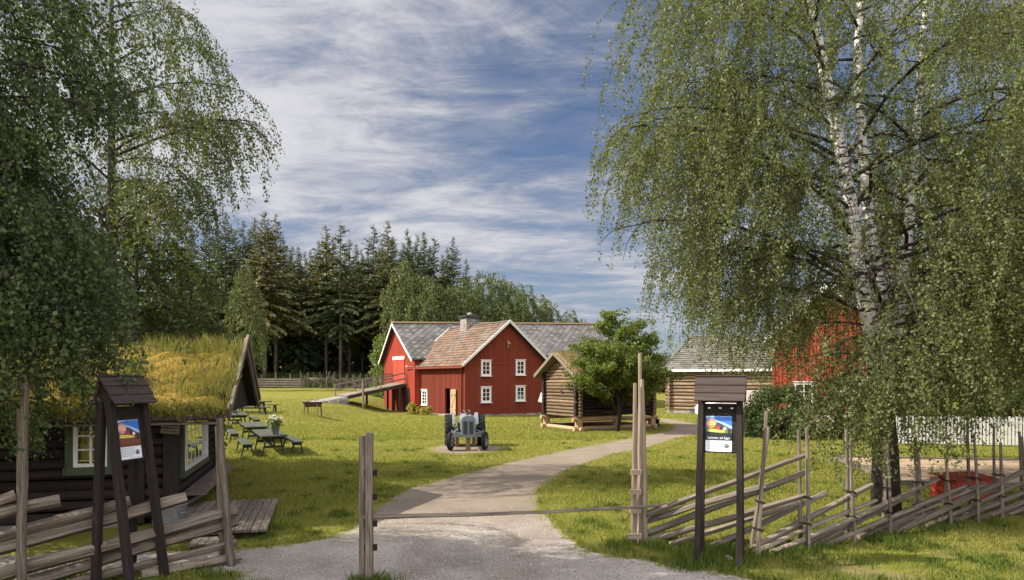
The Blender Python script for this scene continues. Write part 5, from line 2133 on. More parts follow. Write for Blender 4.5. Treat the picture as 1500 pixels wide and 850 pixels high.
def right_yard():
    # white picket fence
    a, b = Vector((15.1, 27.1, 0)), Vector((25.5, 25.0, 0))
    o = thing('picket_fence', 'white painted picket fence behind the sand pit', 'fence', a)
    d = b - a
    u = d.normalized()
    R = Matrix((u, Vector((u.y, -u.x, 0)), Z)).transposed()
    m = MB()
    n = int(d.length / .125)
    for k in range(n):
        p = u * (k * .125)
        h = rnd.uniform(1.06, 1.1)
        m.box(p + Z * (h / 2 + .05) + Vector((u.y, -u.x, 0)) * .035, (.078, .022, h), 0, R)
    m.build('pickets', MAT['white'], o)
    m = MB()
    for z in (.35, .9):
        m.beam(Z * z, d + Z * z, .03, .09)
    m.build('rail', MAT['white'], o)
    for k in range(6):
        m = MB()
        p = d * (k / 5) - Vector((u.y, -u.x, 0)) * .06
        m.beam(p - Z * .1, p + Z * 1.05, .08, .08, 0, (0, 1, 0))
        m.build('post', MAT['white'], o)
    # sand pit
    th = math.radians(-9)
    o = thing('sand_pit', 'big sand pit edged with grey planks on the lawn behind the fence', 'sand pit', (13.5, 18.6, 0), th)
    m = MB()
    n = 24
    X, Y = np.meshgrid(np.linspace(-3.6, 3.6, 60), np.linspace(-2.6, 2.6, 44))
    zz = .09 + .03 * sn(X, Y, 4, 4, .3)
    ix = np.arange(X.size).reshape(X.shape)
    link('sand', np_mesh('sand', np.stack([X, Y, zz], -1).reshape(-1, 3), [np.stack([ix[:-1, :-1], ix[:-1, 1:], ix[1:, 1:], ix[1:, :-1]], -1).reshape(-1, 4)], MAT['sand'], True), o)
    for p, q in (((-3.75, -2.68), (3.75, -2.68)), ((-3.75, 2.68), (3.75, 2.68)), ((-3.68, -2.6), (-3.68, 2.6)), ((3.68, -2.6), (3.68, 2.6))):
        m = MB()
        m.beam((*p, .07), (*q, .07), .1, .14)
        m.build('kerb_plank', MAT['greywood'], o)
    # red lidded box
    o = thing('toy_chest', 'faded red plank chest beside the sand pit behind the fence', 'chest', (9.75, 14.75, 0), math.radians(12))
    m = MB()
    for k in range(3):
        z = .08 + k * .15
        m.box((0, -.33, z), (1.05, .03, .14))
        m.box((0, .33, z), (1.05, .03, .14))
        m.box((-.51, 0, z), (.03, .63, .14))
        m.box((.51, 0, z), (.03, .63, .14))
    m.build('body', MAT['brightred'], o)
    m = MB()
    for k in range(4):
        m.box((0, -.28 + k * .187, .47 + k * .02), (1.14, .18, .025))
    m.build('lid', MAT['red'], o)
    # low white bench/steps by the red house
    o = thing('garden_bench', 'white garden bench on the grass in front of the red house', 'bench', (14.4, 31.2, 0), math.radians(-10))
    m = MB()
    for k in range(3):
        m.box((0, -.14 + k * .14, .45), (1.7, .12, .035))
    m.build('seat', MAT['white'], o)
    m = MB()
    for k in range(3):
        m.box((0, .26 + .02 * k, .6 + k * .13), (1.7, .03, .1))
    m.build('backrest', MAT['white'], o)
    for sx in (-1, 1):
        m = MB()
        m.beam((sx * .75, -.18, -.02), (sx * .75, -.18, .44), .07, .07, 0, (0, 1, 0))
        m.build('leg', MAT['white'], o)
        m = MB()
        m.beam((sx * .75, .22, -.02), (sx * .75, .3, .92), .07, .07, 0, (0, 1, 0))
        m.build('leg', MAT['white'], o)
    # stones at the foot of the notice board
    for px, py, s, l in ((1066, 823, .075, 'small grey stone between the legs of the notice board'), (1050, 826, .05, 'little flat stone on the earth by the notice board leg')):
        x, y = flat(px, py)
        m = MB()
        m.lathe([(.01, -.3 * s), (s * .8, 0), (s, .3 * s), (s * .7, .75 * s), (.01, .9 * s)], (0, 0, 0), (.1, .05, 1), 9)
        st = m.build('stone', MAT['stone'], None, True)
        st.location = (x, y, .02)
        tag(st, l, 'stone')
    # van behind the notice board
    o = thing('parked_van', 'white van parked in front of the log barn, mostly hidden by the notice board', 'van', (14.1, 43.2, 0), math.radians(-6))
    m = MB()
    side = [(-2.3, .35), (2.3, .35), (2.35, 1.0), (2.25, 1.72), (2.1, 1.84), (-.1, 1.84), (-.35, 1.78), (-1.2, 1.12), (-2.15, .95), (-2.35, .75)]
    m.prism([(x, -.85, z) for x, z in side], (0, 1.7, 0))
    m.build('body', MAT['vanwhite'], o)
    m = MB()
    m.hexa([(-1.16, -.8, 1.17), (-1.16, .8, 1.17), (-.42, .75, 1.74), (-.42, -.75, 1.74), (-1.19, -.8, 1.19), (-1.19, .8, 1.19), (-.45, .75, 1.77), (-.45, -.75, 1.77)])
    m.build('windscreen', MAT['glass'], o)
    m = MB()
    m.prism([(-.95, -.86, 1.15), (.1, -.86, 1.15), (.1, -.86, 1.68), (-.3, -.86, 1.68)], (0, .005, 0))
    m.build('side_window', MAT['glass'], o)
    for x in (-1.5, 1.45):
        for y in (-.8, .8):
            m = MB()
            m.lathe([(.2, -.1), (.32, -.1), (.34, 0), (.32, .1), (.2, .1)], (x, y, .34), (0, 1, 0), 20)
            wo = m.build('wheel', MAT['rubber'], o, True, 40)
            m = MB()
            m.lathe([(.01, -.11), (.2, -.1), (.2, .1), (.01, .11)], (x, y, .34), (0, 1, 0), 16)
            m.build('rim', MAT['zinc'], wo)
    # small white information sign by the storehouse
    o = thing('information_sign', 'small white sign on a dark post between farmhouse and storehouse', 'sign', (1.72, 38.2, 0), math.radians(-20))
    m = MB()
    m.beam((0, 0, -.1), (0, 0, 1.5), .09, .09, 0, (0, 1, 0))
    m.build('post', MAT['tar_shade_log'], o)
    m = MB()
    m.box((-.02, -.08, 1.55), (.3, .03, .55), 0, Matrix.Rotation(.35, 3, 'Y'))
    m.build('panel', MAT['white'], o)
    # far lattice mast
    d = 260.
    x = (995.5 - CX) / F * d
    o = thing('radio_mast', 'thin grey lattice radio mast far away beside the log barn roof', 'mast', (x, d, gz(x, d) - 1))
    m = MB()
    hgt = 19
    for sx, sy in ((-1, -1), (1, -1), (0, 1)):
        m.tube([(sx * .9, sy * .9, 0), (sx * .15, sy * .15, hgt)], .06, 4)
    for k in range(14):
        z = k * hgt / 14
        f = .9 - .75 * k / 14
        m.tube([(-f, -f, z), (f, -f, z + 1.2)], .04, 3)
        m.tube([(f, -f, z), (-f, -f, z + 1.2)], .04, 3)
    m.build('lattice', MAT['zinc'], o)
    m = MB()
    m.tube([(0, 0, hgt), (0, 0, hgt + 3)], .08, 4)
    m.build('antenna', MAT['zinc'], o)


def pasture():
    # far fence of laid boards and slanting poles
    def gp(px, d):
        x = (px - CX) / F * d
        return Vector((x, d, gz(x, d)))
    o = thing('board_fence', 'grey fence of long level boards at the far edge of the lawn', 'fence', gp(376, 88))
    q0, q1 = gp(300, 89), gp(446, 87)
    off = -gp(376, 88)
    for z, w in ((.25, .16), (.55, .2), (.85, .22), (1.15, .2)):
        m = MB()
        m.beam(q0 + off + Z * z, q1 + off + Z * z, .04, w)
        m.build('board', MAT['greywood'], o)
    for k in range(8):
        p = q0.lerp(q1, k / 7) + Vector((0, .1, 0)) + off
        pole(o, 'post', p - Z * .2, p + Z * rnd.uniform(1.5, 2.1), .07)
    o = thing('pole_fence', 'far pole fence of slanting rails between the board fence and the red barn', 'fence', gp(446, 87))
    off = -gp(446, 87)
    for k in range(34):
        a = 440 + k * 4.4
        b = a + rnd.uniform(26, 36)
        dd = 87 - k * .15
        pa, pb = gp(a, dd + rnd.uniform(0, .3)), gp(min(b, 612), dd + .1)
        fall = .06
        pole(o, 'rail', pa + off + Z * rnd.uniform(1.15, 1.45), pb + off + Z * fall, .06, n=6, bend=.03)
    for k in range(18):
        p = gp(440 + k * 9.6, 87 - k * .3) + off
        pole(o, 'stake', p - Z * .2, p + Z * rnd.uniform(1.7, 2.4), .05, n=6)
        p = gp(442 + k * 9.6, 87.4 - k * .3) + off
        pole(o, 'stake', p - Z * .2, p + Z * rnd.uniform(1.7, 2.4), .05, n=6)
    # two animals behind it, bodies as one surface each
    def calf(loc, rz, s, label, mat):
        o = thing('calf', label, 'calf', loc, rz)
        me = bpy.data.meshes.new('body')
        J = {'hip': (.55, 0, .92), 'mid': (0, 0, .9), 'sho': (-.5, 0, .95), 'nk': (-.8, 0, .98), 'hd': (-1.02, 0, .84), 'mz': (-1.2, 0, .62)}
        vs, es, rs = [], [], []

        def add(p, r, par=None):
            vs.append(p)
            rs.append(r)
            if par is not None:
                es.append((par, len(vs) - 1))
            return len(vs) - 1
        h = add(J['hip'], .27)
        c = add(J['mid'], .3, h)
        s_ = add(J['sho'], .27, c)
        n_ = add(J['nk'], .16, s_)
        hd = add(J['hd'], .13, n_)
        add(J['mz'], .07, hd)
        for y in (-.17, .17):
            a = add((.62, y, .62), .13, h)
            b = add((.72, y, .36), .06, a)
            add((.66, y, .0), .05, b)
            a = add((-.5, y, .6), .11, s_)
            b = add((-.5, y, .32), .055, a)
            add((-.5, y, .0), .05, b)
            add((hd and -.96, y * .95, .95), .035, hd)
        t = add((.8, 0, .8), .04, h)
        add((.84, 0, .35), .03, t)
        me.from_pydata(vs, es, [])
        b = link('body', me, o)
        sk = b.modifiers.new('skin', 'SKIN')
        for k, v in enumerate(me.skin_vertices[0].data):
            v.radius = (rs[k], rs[k])
        me.skin_vertices[0].data[0].use_root = True
        ss = b.modifiers.new('sub', 'SUBSURF')
        ss.levels = ss.render_levels = 1
        dg = bpy.context.evaluated_depsgraph_get()
        m2 = bpy.data.meshes.new_from_object(b.evaluated_get(dg))
        b.modifiers.clear()
        b.data = m2
        m2.materials.clear()
        m2.materials.append(mat)
        o.scale = (s, s, s)
    p = gp(462, 92)
    calf(p, .15, .95, 'pale brown and white calf standing behind the far fence', MAT['hide'])
    p = gp(487, 94)
    calf(p, -.3, 1.0, 'dark calf in the shade behind the far fence', MAT['tractordark'])
    p = gp(474, 90)
    o = thing('leaning_pole', 'pale pole leaning on the far fence next to the calves', 'pole', p)
    pole(o, 'shaft', (0, 0, 0), (.75, .3, 2.2), .09, 'palewood')


# ------------------------------------------------------------------ sky, sun, camera
SUN_EL, SUN_H = math.radians(40), Vector((-.998, -.06))


def sky_and_camera():
    w = bpy.data.worlds.new('World')
    SC.world = w
    w.use_nodes = True
    t = w.node_tree
    bg = t.nodes['Background']
    N = lambda ty, **k: t.nodes.new(ty)
    sky = N('ShaderNodeTexSky')
    sky.sky_type = 'NISHITA'
    sky.sun_disc = False
    sky.sun_elevation = SUN_EL
    sky.sun_rotation = math.atan2(SUN_H.x, SUN_H.y) % (2 * math.pi)
    sky.altitude = 200
    sky.air_density = 1.0
    sky.dust_density = .6
    sky.ozone_density = 2.5
    tc = N('ShaderNodeTexCoord')
    sep = N('ShaderNodeSeparateXYZ')
    t.links.new(tc.outputs['Generated'], sep.inputs[0])

    def math_(op, a, b=None):
        m = N('ShaderNodeMath')
        m.operation = op
        for i, v in enumerate((a, b)):
            if v is None:
                continue
            if hasattr(v, 'is_linked'):
                t.links.new(v, m.inputs[i])
            else:
                m.inputs[i].default_value = v
        return m.outputs[0]
    zc = math_('MAXIMUM', sep.outputs['Z'], 0.0)
    dz = math_('ADD', zc, .24)
    px, py = math_('DIVIDE', sep.outputs['X'], dz), math_('DIVIDE', sep.outputs['Y'], dz)
    cb = N('ShaderNodeCombineXYZ')
    t.links.new(px, cb.inputs[0]); t.links.new(py, cb.inputs[1])

    def noise(scale, detail, rough, dist, sc, rot, loc=(0, 0, 0)):
        mp = N('ShaderNodeMapping')
        mp.inputs['Scale'].default_value = sc
        mp.inputs['Rotation'].default_value = (0, 0, rot)
        mp.inputs['Location'].default_value = loc
        t.links.new(cb.outputs[0], mp.inputs['Vector'])
        n = N('ShaderNodeTexNoise')
        n.inputs['Scale'].default_value = scale
        n.inputs['Detail'].default_value = detail
        n.inputs['Roughness'].default_value = rough
        n.inputs['Distortion'].default_value = dist
        t.links.new(mp.outputs[0], n.inputs['Vector'])
        return n.outputs['Fac']

    def rng_(f, a, b, lo=0., hi=1.):
        m = N('ShaderNodeMapRange')
        m.interpolation_type = 'SMOOTHSTEP'
        for k, v in (('From Min', a), ('From Max', b), ('To Min', lo), ('To Max', hi)):
            m.inputs[k].default_value = v
        t.links.new(f, m.inputs['Value'])
        return m.outputs[0]
    big = noise(1.0, 4, .55, .3, (1, 1.3, 1), .5, (3.1, 1.7, 0))
    streak = noise(2.2, 10, .68, .7, (.75, 1.6, 1), .6, (1.3, 4.2, 0))
    fine = noise(7.0, 10, .72, .8, (.6, 1.7, 1), .75, (7, 2, 0))
    # more cloud towards the sun side, clearer sky on the other
    bias = math_('MULTIPLY', px, -.035)
    cov = math_('ADD', math_('ADD', math_('MULTIPLY', big, .50), math_('MULTIPLY', streak, .55)), math_('ADD', math_('MULTIPLY', fine, .30), bias))
    fac = rng_(cov, .42, .84, 0, .9)
    cov = math_('ADD', cov, rng_(sep.outputs['Y'], .3, -.4, 0, .18))  # thicker unseen cloud behind the camera, added as shadow fill
    fac = rng_(cov, .46, .79, 0, .92)
    low = rng_(sep.outputs['Z'], .0, .10, .45, 1)
    fac = math_('MULTIPLY', fac, low)
    mixc = N('ShaderNodeMixRGB')
    mixc.blend_type = 'MULTIPLY'
    mixc.inputs['Fac'].default_value = 1
    t.links.new(sky.outputs[0], mixc.inputs['Color1'])
    mixc.inputs['Color2'].default_value = (.41, .43, .485, 1)
    bright = rng_(cov, .55, .85)
    cc = N('ShaderNodeMixRGB')
    t.links.new(bright, cc.inputs['Fac'])
    cc.inputs['Color1'].default_value = (2.0, 2.1, 2.45, 1)
    cc.inputs['Color2'].default_value = (3.9, 3.85, 4.0, 1)
    mx = N('ShaderNodeMixRGB')
    t.links.new(fac, mx.inputs['Fac'])
    t.links.new(mixc.outputs[0], mx.inputs['Color1'])
    t.links.new(cc.outputs[0], mx.inputs['Color2'])
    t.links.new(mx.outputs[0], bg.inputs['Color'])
    # unseen cloud overhead and behind the camera brightened, added as shadow fill
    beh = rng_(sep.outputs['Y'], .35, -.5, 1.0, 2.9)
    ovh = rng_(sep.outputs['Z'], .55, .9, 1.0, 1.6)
    fill_gain = math_('MULTIPLY', beh, ovh)
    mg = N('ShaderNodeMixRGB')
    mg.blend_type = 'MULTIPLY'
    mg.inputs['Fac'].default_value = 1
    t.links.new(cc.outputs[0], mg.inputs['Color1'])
    t.links.new(fill_gain, mg.inputs['Color2'])
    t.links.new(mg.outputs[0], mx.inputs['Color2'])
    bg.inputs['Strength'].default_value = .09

    s = bpy.data.lights.new('sun', 'SUN')
    s.energy = 5.0
    s.angle = math.radians(.5)
    s.color = (1.0, .93, .80)
    so = bpy.data.objects.new('sun', s)
    COL.objects.link(so)
    d = Vector((SUN_H.x * math.cos(SUN_EL), SUN_H.y * math.cos(SUN_EL), math.sin(SUN_EL))).normalized()
    so.rotation_euler = d.to_track_quat('Z', 'Y').to_euler()
    so.location = d * 60

    cam = bpy.data.cameras.new('camera')
    cam.sensor_width = 36
    cam.lens = 36 * F / 1500
    cam.shift_y = (HY - 425) / 1500
    cam.clip_start, cam.clip_end = .1, 3000
    co = bpy.data.objects.new('camera', cam)
    COL.objects.link(co)
    co.location = (0, 0, EYE)
    co.rotation_euler = (math.radians(90), 0, 0)
    SC.camera = co
    vs = SC.view_settings
    SC.display_settings.display_device = 'sRGB'
    vs.view_transform, vs.look, vs.exposure, vs.gamma = 'Standard', 'None', 1.12, 1
    vs.use_curve_mapping = False
    c = SC.cycles
    c.max_bounces, c.diffuse_bounces, c.glossy_bounces, c.transmission_bounces, c.transparent_max_bounces = 6, 3, 2, 4, 6
    c.use_denoising = True

# ------------------------------------------------------------------ vegetation
def shrub(name, label, loc, rx, ry, h, n, leaf, mat, cat='shrub', lobes=7, seed=1, spread=.8):
    r = np.random.default_rng(seed)
    o = thing(name, label, cat, loc)
    st = MB()
    P_ = []
    lobes = int(lobes * 1.6)
    for k in range(lobes * 3):
        a, u = r.uniform(0, 6.28), r.uniform(.06, .95)
        q = math.sqrt(1 - u * u) * r.uniform(.6, 1)
        tip = np.array([math.cos(a) * rx * q, math.sin(a) * ry * q, h * u * r.uniform(.8, 1)])
        st.tube([(0, 0, 0), tuple(tip * .5 + np.array([0, 0, .1 * h])), tuple(tip)], [.03, .02, .008], 5)
        m = n // (lobes * 3)
        s = min(rx, ry, h) * r.uniform(.2, .38)
        p = r.normal(0, 1, (m, 3))
        p /= np.linalg.norm(p, axis=1, keepdims=True)
        P_.append(tip + p * s * r.uniform(.3, 1.1, (m, 1)) ** .6)
    P_ = np.concatenate(P_)
    P_[:, 2] = np.abs(P_[:, 2])
    v, f = leaf_quads(P_, leaf, .1, .8, .4)
    st.build('stems', MAT['twig'], o)
    link('foliage', np_mesh('foliage', v, [f], MAT[mat]), o)
    return o


def right_birch():
    base = Vector((7.3, 13.3, 0))
    loc = lambda px, py, d=13.3: P(px, py, d) - base
    main = [(0, 0, -.2), (-.02, 0, 1.2), (-.1, 0, 2.4), tuple(loc(1276, 480)), tuple(loc(1256, 390)), tuple(loc(1245, 290)), tuple(loc(1226, 195)), tuple(loc(1205, 90)), tuple(loc(1185, 0)), tuple(loc(1172, -110)), tuple(loc(1160, -230))]
    rm = [.29, .24, .20, .15, .138, .128, .115, .10, .085, .06, .03]
    sec = [(.03, .05, 1.9), (.06, .15, 2.8), tuple(loc(1296, 470, 13.6)), tuple(loc(1283, 390, 13.7)), tuple(loc(1270, 300, 13.8)), tuple(loc(1262, 200, 13.9)), tuple(loc(1256, 90, 14)), tuple(loc(1262, -40, 14)), tuple(loc(1270, -180, 14))]
    rs = [.15, .14, .125, .112, .102, .094, .08, .055, .03]
    third = [(.1, .1, 2.2), tuple(loc(1322, 420, 13.9)), tuple(loc(1338, 260, 14.1)), tuple(loc(1350, 80, 14.3)), tuple(loc(1362, -100, 14.3))]
    r3 = [.12, .10, .085, .06, .03]
    Lf = lambda f: 5.2 * (1 - f) ** .7 + .8
    limbs = limb_set(main, 3.6, 13, 24, Lf, (.35, .85), (1.0, 1.5), .4)
    limbs += limb_set(sec, 3.4, 12, 20, Lf, (.35, .8), (1.0, 1.5), 2.0)
    limbs += limb_set(third, 3.2, 11.5, 18, Lf, (.35, .8), (1.0, 1.6), 1.0)
    A = lambda px, py, az, el, L, dr: limbs.append((np.array(loc(px, py)), az, el, L, dr))
    # the limbs one can follow in the photo
    A(1240, 250, 3.25, .55, 4.9, .95)
    A(1236, 235, 3.0, .62, 5.3, 1.0)
    A(1252, 310, 3.35, .5, 4.4, 1.0)
    A(1226, 190, 3.15, .7, 4.6, 1.1)
    A(1262, 400, 3.3, .5, 3.7, 1.0)
    A(1215, 140, 2.9, .6, 4.3, 1.1)
    A(1205, 90, 3.3, .6, 4.0, 1.1)
    A(1195, 40, 3.1, .6, 3.6, 1.1)
    A(1185, 0, 3.25, .6, 3.6, 1.2)
    A(1270, 440, 3.9, .35, 2.8, .9)
    A(1275, 470, 4.6, .3, 3.0, .9)
    A(1290, 450, 5.6, .35, 4.0, 1.0)
    A(1290, 430, .1, .35, 5.0, .9)
    A(1280, 380, 5.9, .4, 4.8, 1.0)
    A(1286, 500, 4.3, .15, 2.3, .8)
    A(1292, 520, 5.3, .15, 2.4, .8)
    A(1280, 480, 3.4, .25, 2.2, .9)
    A(1296, 545, 4.7, .1, 1.9, .6)
    A(1298, 560, 4.2, .1, 1.7, .6)
    A(1300, 530, 5.2, .1, 2.1, .6)
    A(1300, 560, 5.9, .15, 2.2, .7)
    A(1290, 545, 3.7, .15, 2.3, .7)
    A(1292, 500, 4.4, .2, 2.4, .8)
    for px_, py_, az_, L_ in ((1290, 505, 4.0, 2.4), (1302, 515, 4.9, 2.3), (1285, 515, 4.5, 2.0), (1298, 540, 5.5, 2.2), (1305, 575, 4.6, 1.6), (1300, 580, 3.9, 1.7), (1296, 525, 3.3, 2.2), (1304, 560, 5.1, 1.8)):
        A(px_, py_, az_, .2, L_, .6)
    A(1300, 470, .3, .3, 4.6, .9)
    A(1300, 500, .0, .25, 4.0, .9)
    A(1300, 480, 5.7, .3, 3.8, .9)

    def view(p):
        D = 13.3 + p[:, 1]
        return (p[:, 0] + 7.3) / D * F + CX, HY - (p[:, 2] - EYE) / D * F, D

    def outside(p):
        # the crown is narrow above and has one long side branch lower down
        pX, pY, D = view(p)
        return (pX < 876) | ((pX < 962) & (pY < 165)) | ((pX < 985) & (pY > 400)) | ((pX < 1030) & (pY > 480))

    def clip(st):
        pX, pY, D = view(st)
        hem = np.interp(pX, [845, 870, 920, 950, 985, 1005, 1025, 1060, 1110, 1150, 1175, 1240, 1300, 1385, 1400, 1500], [240, 300, 335, 330, 405, 470, 545, 560, 565, 590, 660, 735, 745, 715, 640, 615])
        hem = hem + rng.uniform(-90, 12, len(pX))
        lim = (hem - pY) / F * D
        front = (st[:, 1] < .35) & (pX > 1180) & (pX < 1315) & (pY < 480) & (rng.random(len(pX)) < .86)
        lim = np.where(front, np.minimum((175 - pY) / F * D, lim), lim)
        return np.where(outside(st), 0, np.maximum(0, np.minimum(lim, st[:, 2] - .25)))
    parts = hanging_tree([(main, rm), (sec, rs), (third, r3)], limbs, (1.0, 2.9), .0165, .046, .8, 9, 3.0, .003, .042, .04, clip, longer=1.7, prune=outside)
    plant_tree('birch_tree', 'big three-stemmed weeping birch with white bark at the end of the fence', base, parts, [MAT['bark'], MAT['twig'], MAT['leaf_birch']])
    print('right birch leaves', len(parts[2][1]))


def generic_birch(H, R, seed, strand, spacing, leaf, h0=.2, nl=26, zmin=1.2, perm=4.0, limb_r=.05, tr=.012, sub=8, off=.04, lean=(0, 0), el=(.35, .9), clip=None, sr=.004, extra=(), prune=None):
    global rng
    keep = rng
    rng = np.random.default_rng(seed)
    tp = [(0, 0, -.2), (lean[0] * .2, lean[1] * .2, H * .25), (lean[0] * .6, lean[1] * .6, H * .6), (lean[0], lean[1], H * .9)]
    limbs = limb_set(tp, H * h0, H * .895, nl, lambda f: R * (1 - f ** 1.6) ** .8 * (.75 + .5 * min(f * 3, .5)) + .4, el, (1.0, 1.6), rng.uniform(0, 6))
    limbs += list(extra)
    p = hanging_tree([(tp, [tr * H, tr * H * .8, tr * H * .5, .02])], limbs, strand, spacing, leaf, zmin, sub, perm, sr, limb_r, off, clip, prune=prune)
    rng = keep
    return p


def left_trees():
    # tree standing just outside the frame; its curtain hangs before the cottage
    def viewB(p):
        D = 8.5 + p[:, 1]
        return (p[:, 0] - 9.3) / np.maximum(D, .5) * F + CX, HY - (p[:, 2] - EYE) / np.maximum(D, .5) * F, D

    def outB(p):
        pX, pY, D = viewB(p)
        edge = np.interp(pY, [-900, 60, 150, 185, 200, 280, 310, 420, 480, 560], [220, 195, 185, 150, 45, 45, 128, 142, 108, 100])
        return pX > edge

    def clipB(st):
        pX, pY, D = viewB(st)
        hem = np.interp(pX, [-400, 30, 62, 75, 95, 125, 140, 160], [700, 695, 680, 640, 610, 570, 480, 430])
        hem = np.where((pX > 50) & (pY < 190), 205, hem) + rng.uniform(-60, 10, len(pX))
        return np.where(outB(st), 0, np.maximum(0, np.minimum((hem - pY) / F * D, st[:, 2] - .9)))
    ex = [(np.array([0, 0, h]), az, el, L, dr) for h, az, el, L, dr in ((2.4, .2, .35, 3.0, .9), (2.8, -.3, .4, 3.0, .9), (3.2, .45, .5, 3.4, .9), (3.6, .05, .5, 3.5, .9), (4.2, -.1, .5, 4.0, .9), (4.8, .3, .55, 4.4, .9), (5.4, 0.0, .5, 4.4, .8), (6.0, -.25, .45, 4.4, .8), (3.4, .0, .5, 3.7, .9), (3.9, .3, .5, 3.8, .9), (4.4, -.3, .5, 3.9, .9), (4.9, .1, .5, 4.0, .9), (5.1, -.5, .5, 4.0, .9), (3.7, -.35, .5, 3.7, .9), (5.8, .3, .4, 4.6, .7), (6.4, .1, .5, 3.9, .7), (6.9, -.2, .5, 3.7, .7), (7.3, .25, .5, 3.6, .7), (7.7, 0, .5, 3.6, .7), (8.1, -.3, .5, 3.4, .7), (8.4, .2, .5, 3.3, .7))]
    p = generic_birch(9.5, 3.9, 5, (.7, 2.2), .024, .055, .2, 30, .8, 6.5, .05, .016, 9, .04, clip=clipB, extra=ex, prune=outB)
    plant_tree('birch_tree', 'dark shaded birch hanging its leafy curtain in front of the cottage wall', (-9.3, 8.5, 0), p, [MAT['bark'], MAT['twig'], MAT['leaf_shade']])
    # tall birch behind the cottage with one long branch reaching over the lawn
    ex = [(np.array([0, 0, h]), az, el, L, dr) for h, az, el, L, dr in ((8.2, -.05, .45, 4.3, .7), (8.6, .1, .45, 4.2, .7), (8.3, -.3, .5, 3.9, .8), (9.6, .05, .5, 3.5, .9), (7.0, -.15, .5, 4.2, .9), (6.2, .1, .5, 3.8, .9), (10.6, .0, .55, 3.4, 1.0), (11.6, .2, .6, 2.9, 1.1))]

    def viewA(p):
        D = 17.3 + p[:, 1]
        return (p[:, 0] - 10.15) / D * F + CX, HY - (p[:, 2] - EYE) / D * F, D

    def outA(p):
        pX, pY, D = viewA(p)
        return pX > np.interp(pY, [-500, 0, 55, 90, 110, 230, 290, 330, 480], [225, 268, 300, 335, 402, 402, 350, 320, 320])

    def clipA(st):
        pX, pY, D = viewA(st)
        hem = np.interp(pX, [-50, 250, 300, 330, 345, 375, 405], [430, 430, 380, 300, 290, 255, 215]) + rng.uniform(-110, 12, len(pX))
        return np.where(outA(st), 0, np.maximum(0, (hem - pY) / F * D))
    p = generic_birch(16, 3.1, 9, (.7, 2.6), .028, .062, .28, 32, 2.5, 3.6, .045, .010, 8, .045, clip=clipA, extra=ex, prune=outA)
    plant_tree('birch_tree', 'tall birch behind the turf cottage with long branches drooping over the lawn', (-10.15, 17.3, 0), p, [MAT['twig'], MAT['twig'], MAT['leaf_mid']])  # trunk coloured with dark twig bark to imitate its backlit shade
    # lower bushy birches behind the cottage
    clA = lambda st: np.maximum(0, st[:, 2] - np.interp(st[:, 0], [.3, 1.6, 3], [.8, 3.8, 4.6]))
    p = generic_birch(9, 3.3, 21, (.5, 1.6), .034, .09, .12, 30, .6, 6.5, .04, .012, 8, .06, clip=clA)
    q = generic_birch(8, 2.9, 22, (.5, 1.5), .034, .09, .1, 28, .5, 6.5, .04, .012, 8, .06, clip=lambda st: np.maximum(0, st[:, 2] - np.interp(st[:, 0], [.2, 1.3, 2], [.6, 4.6, 5.2])))
    A = plant_tree('birch_tree', 'bushy green birch close behind the cottage ridge', (-10.4, 18.9, 0), p, [MAT['sprucebark'], MAT['twig'], MAT['leaf_mid']])
    B = plant_tree('birch_tree', 'lower rounded birch behind the gable end of the cottage', (-9.9, 20.0, 0), q, [MAT['sprucebark'], MAT['twig'], MAT['leaf_far']])
    B.scale = (.75, .75, .74)
    dup(A, (-14.3, 18.0, 0), 2.0, 'bushy birch filling the gap beside the tall birch trunk')
    dup(A, (-31.5, 46.0, .3), 5.0, 'rearmost birch of the grove behind the cottage', (1.3, 1.3, 1.5))
    dup(A, (-17.0, 18.0, 0), 1.2, 'unseen tall birch added beside the cottage grove to shade the lawn', (1.05, 1.05, 1.65))  # stands out of view, added to strengthen the shadow on the lawn
    shrub('sapling', 'light green sapling showing above the end of the turf ridge', (-8.35, 18.3, 0), .55, .55, 4.0, 5200, .075, 'leaf_light', 'sapling', 7, 5)


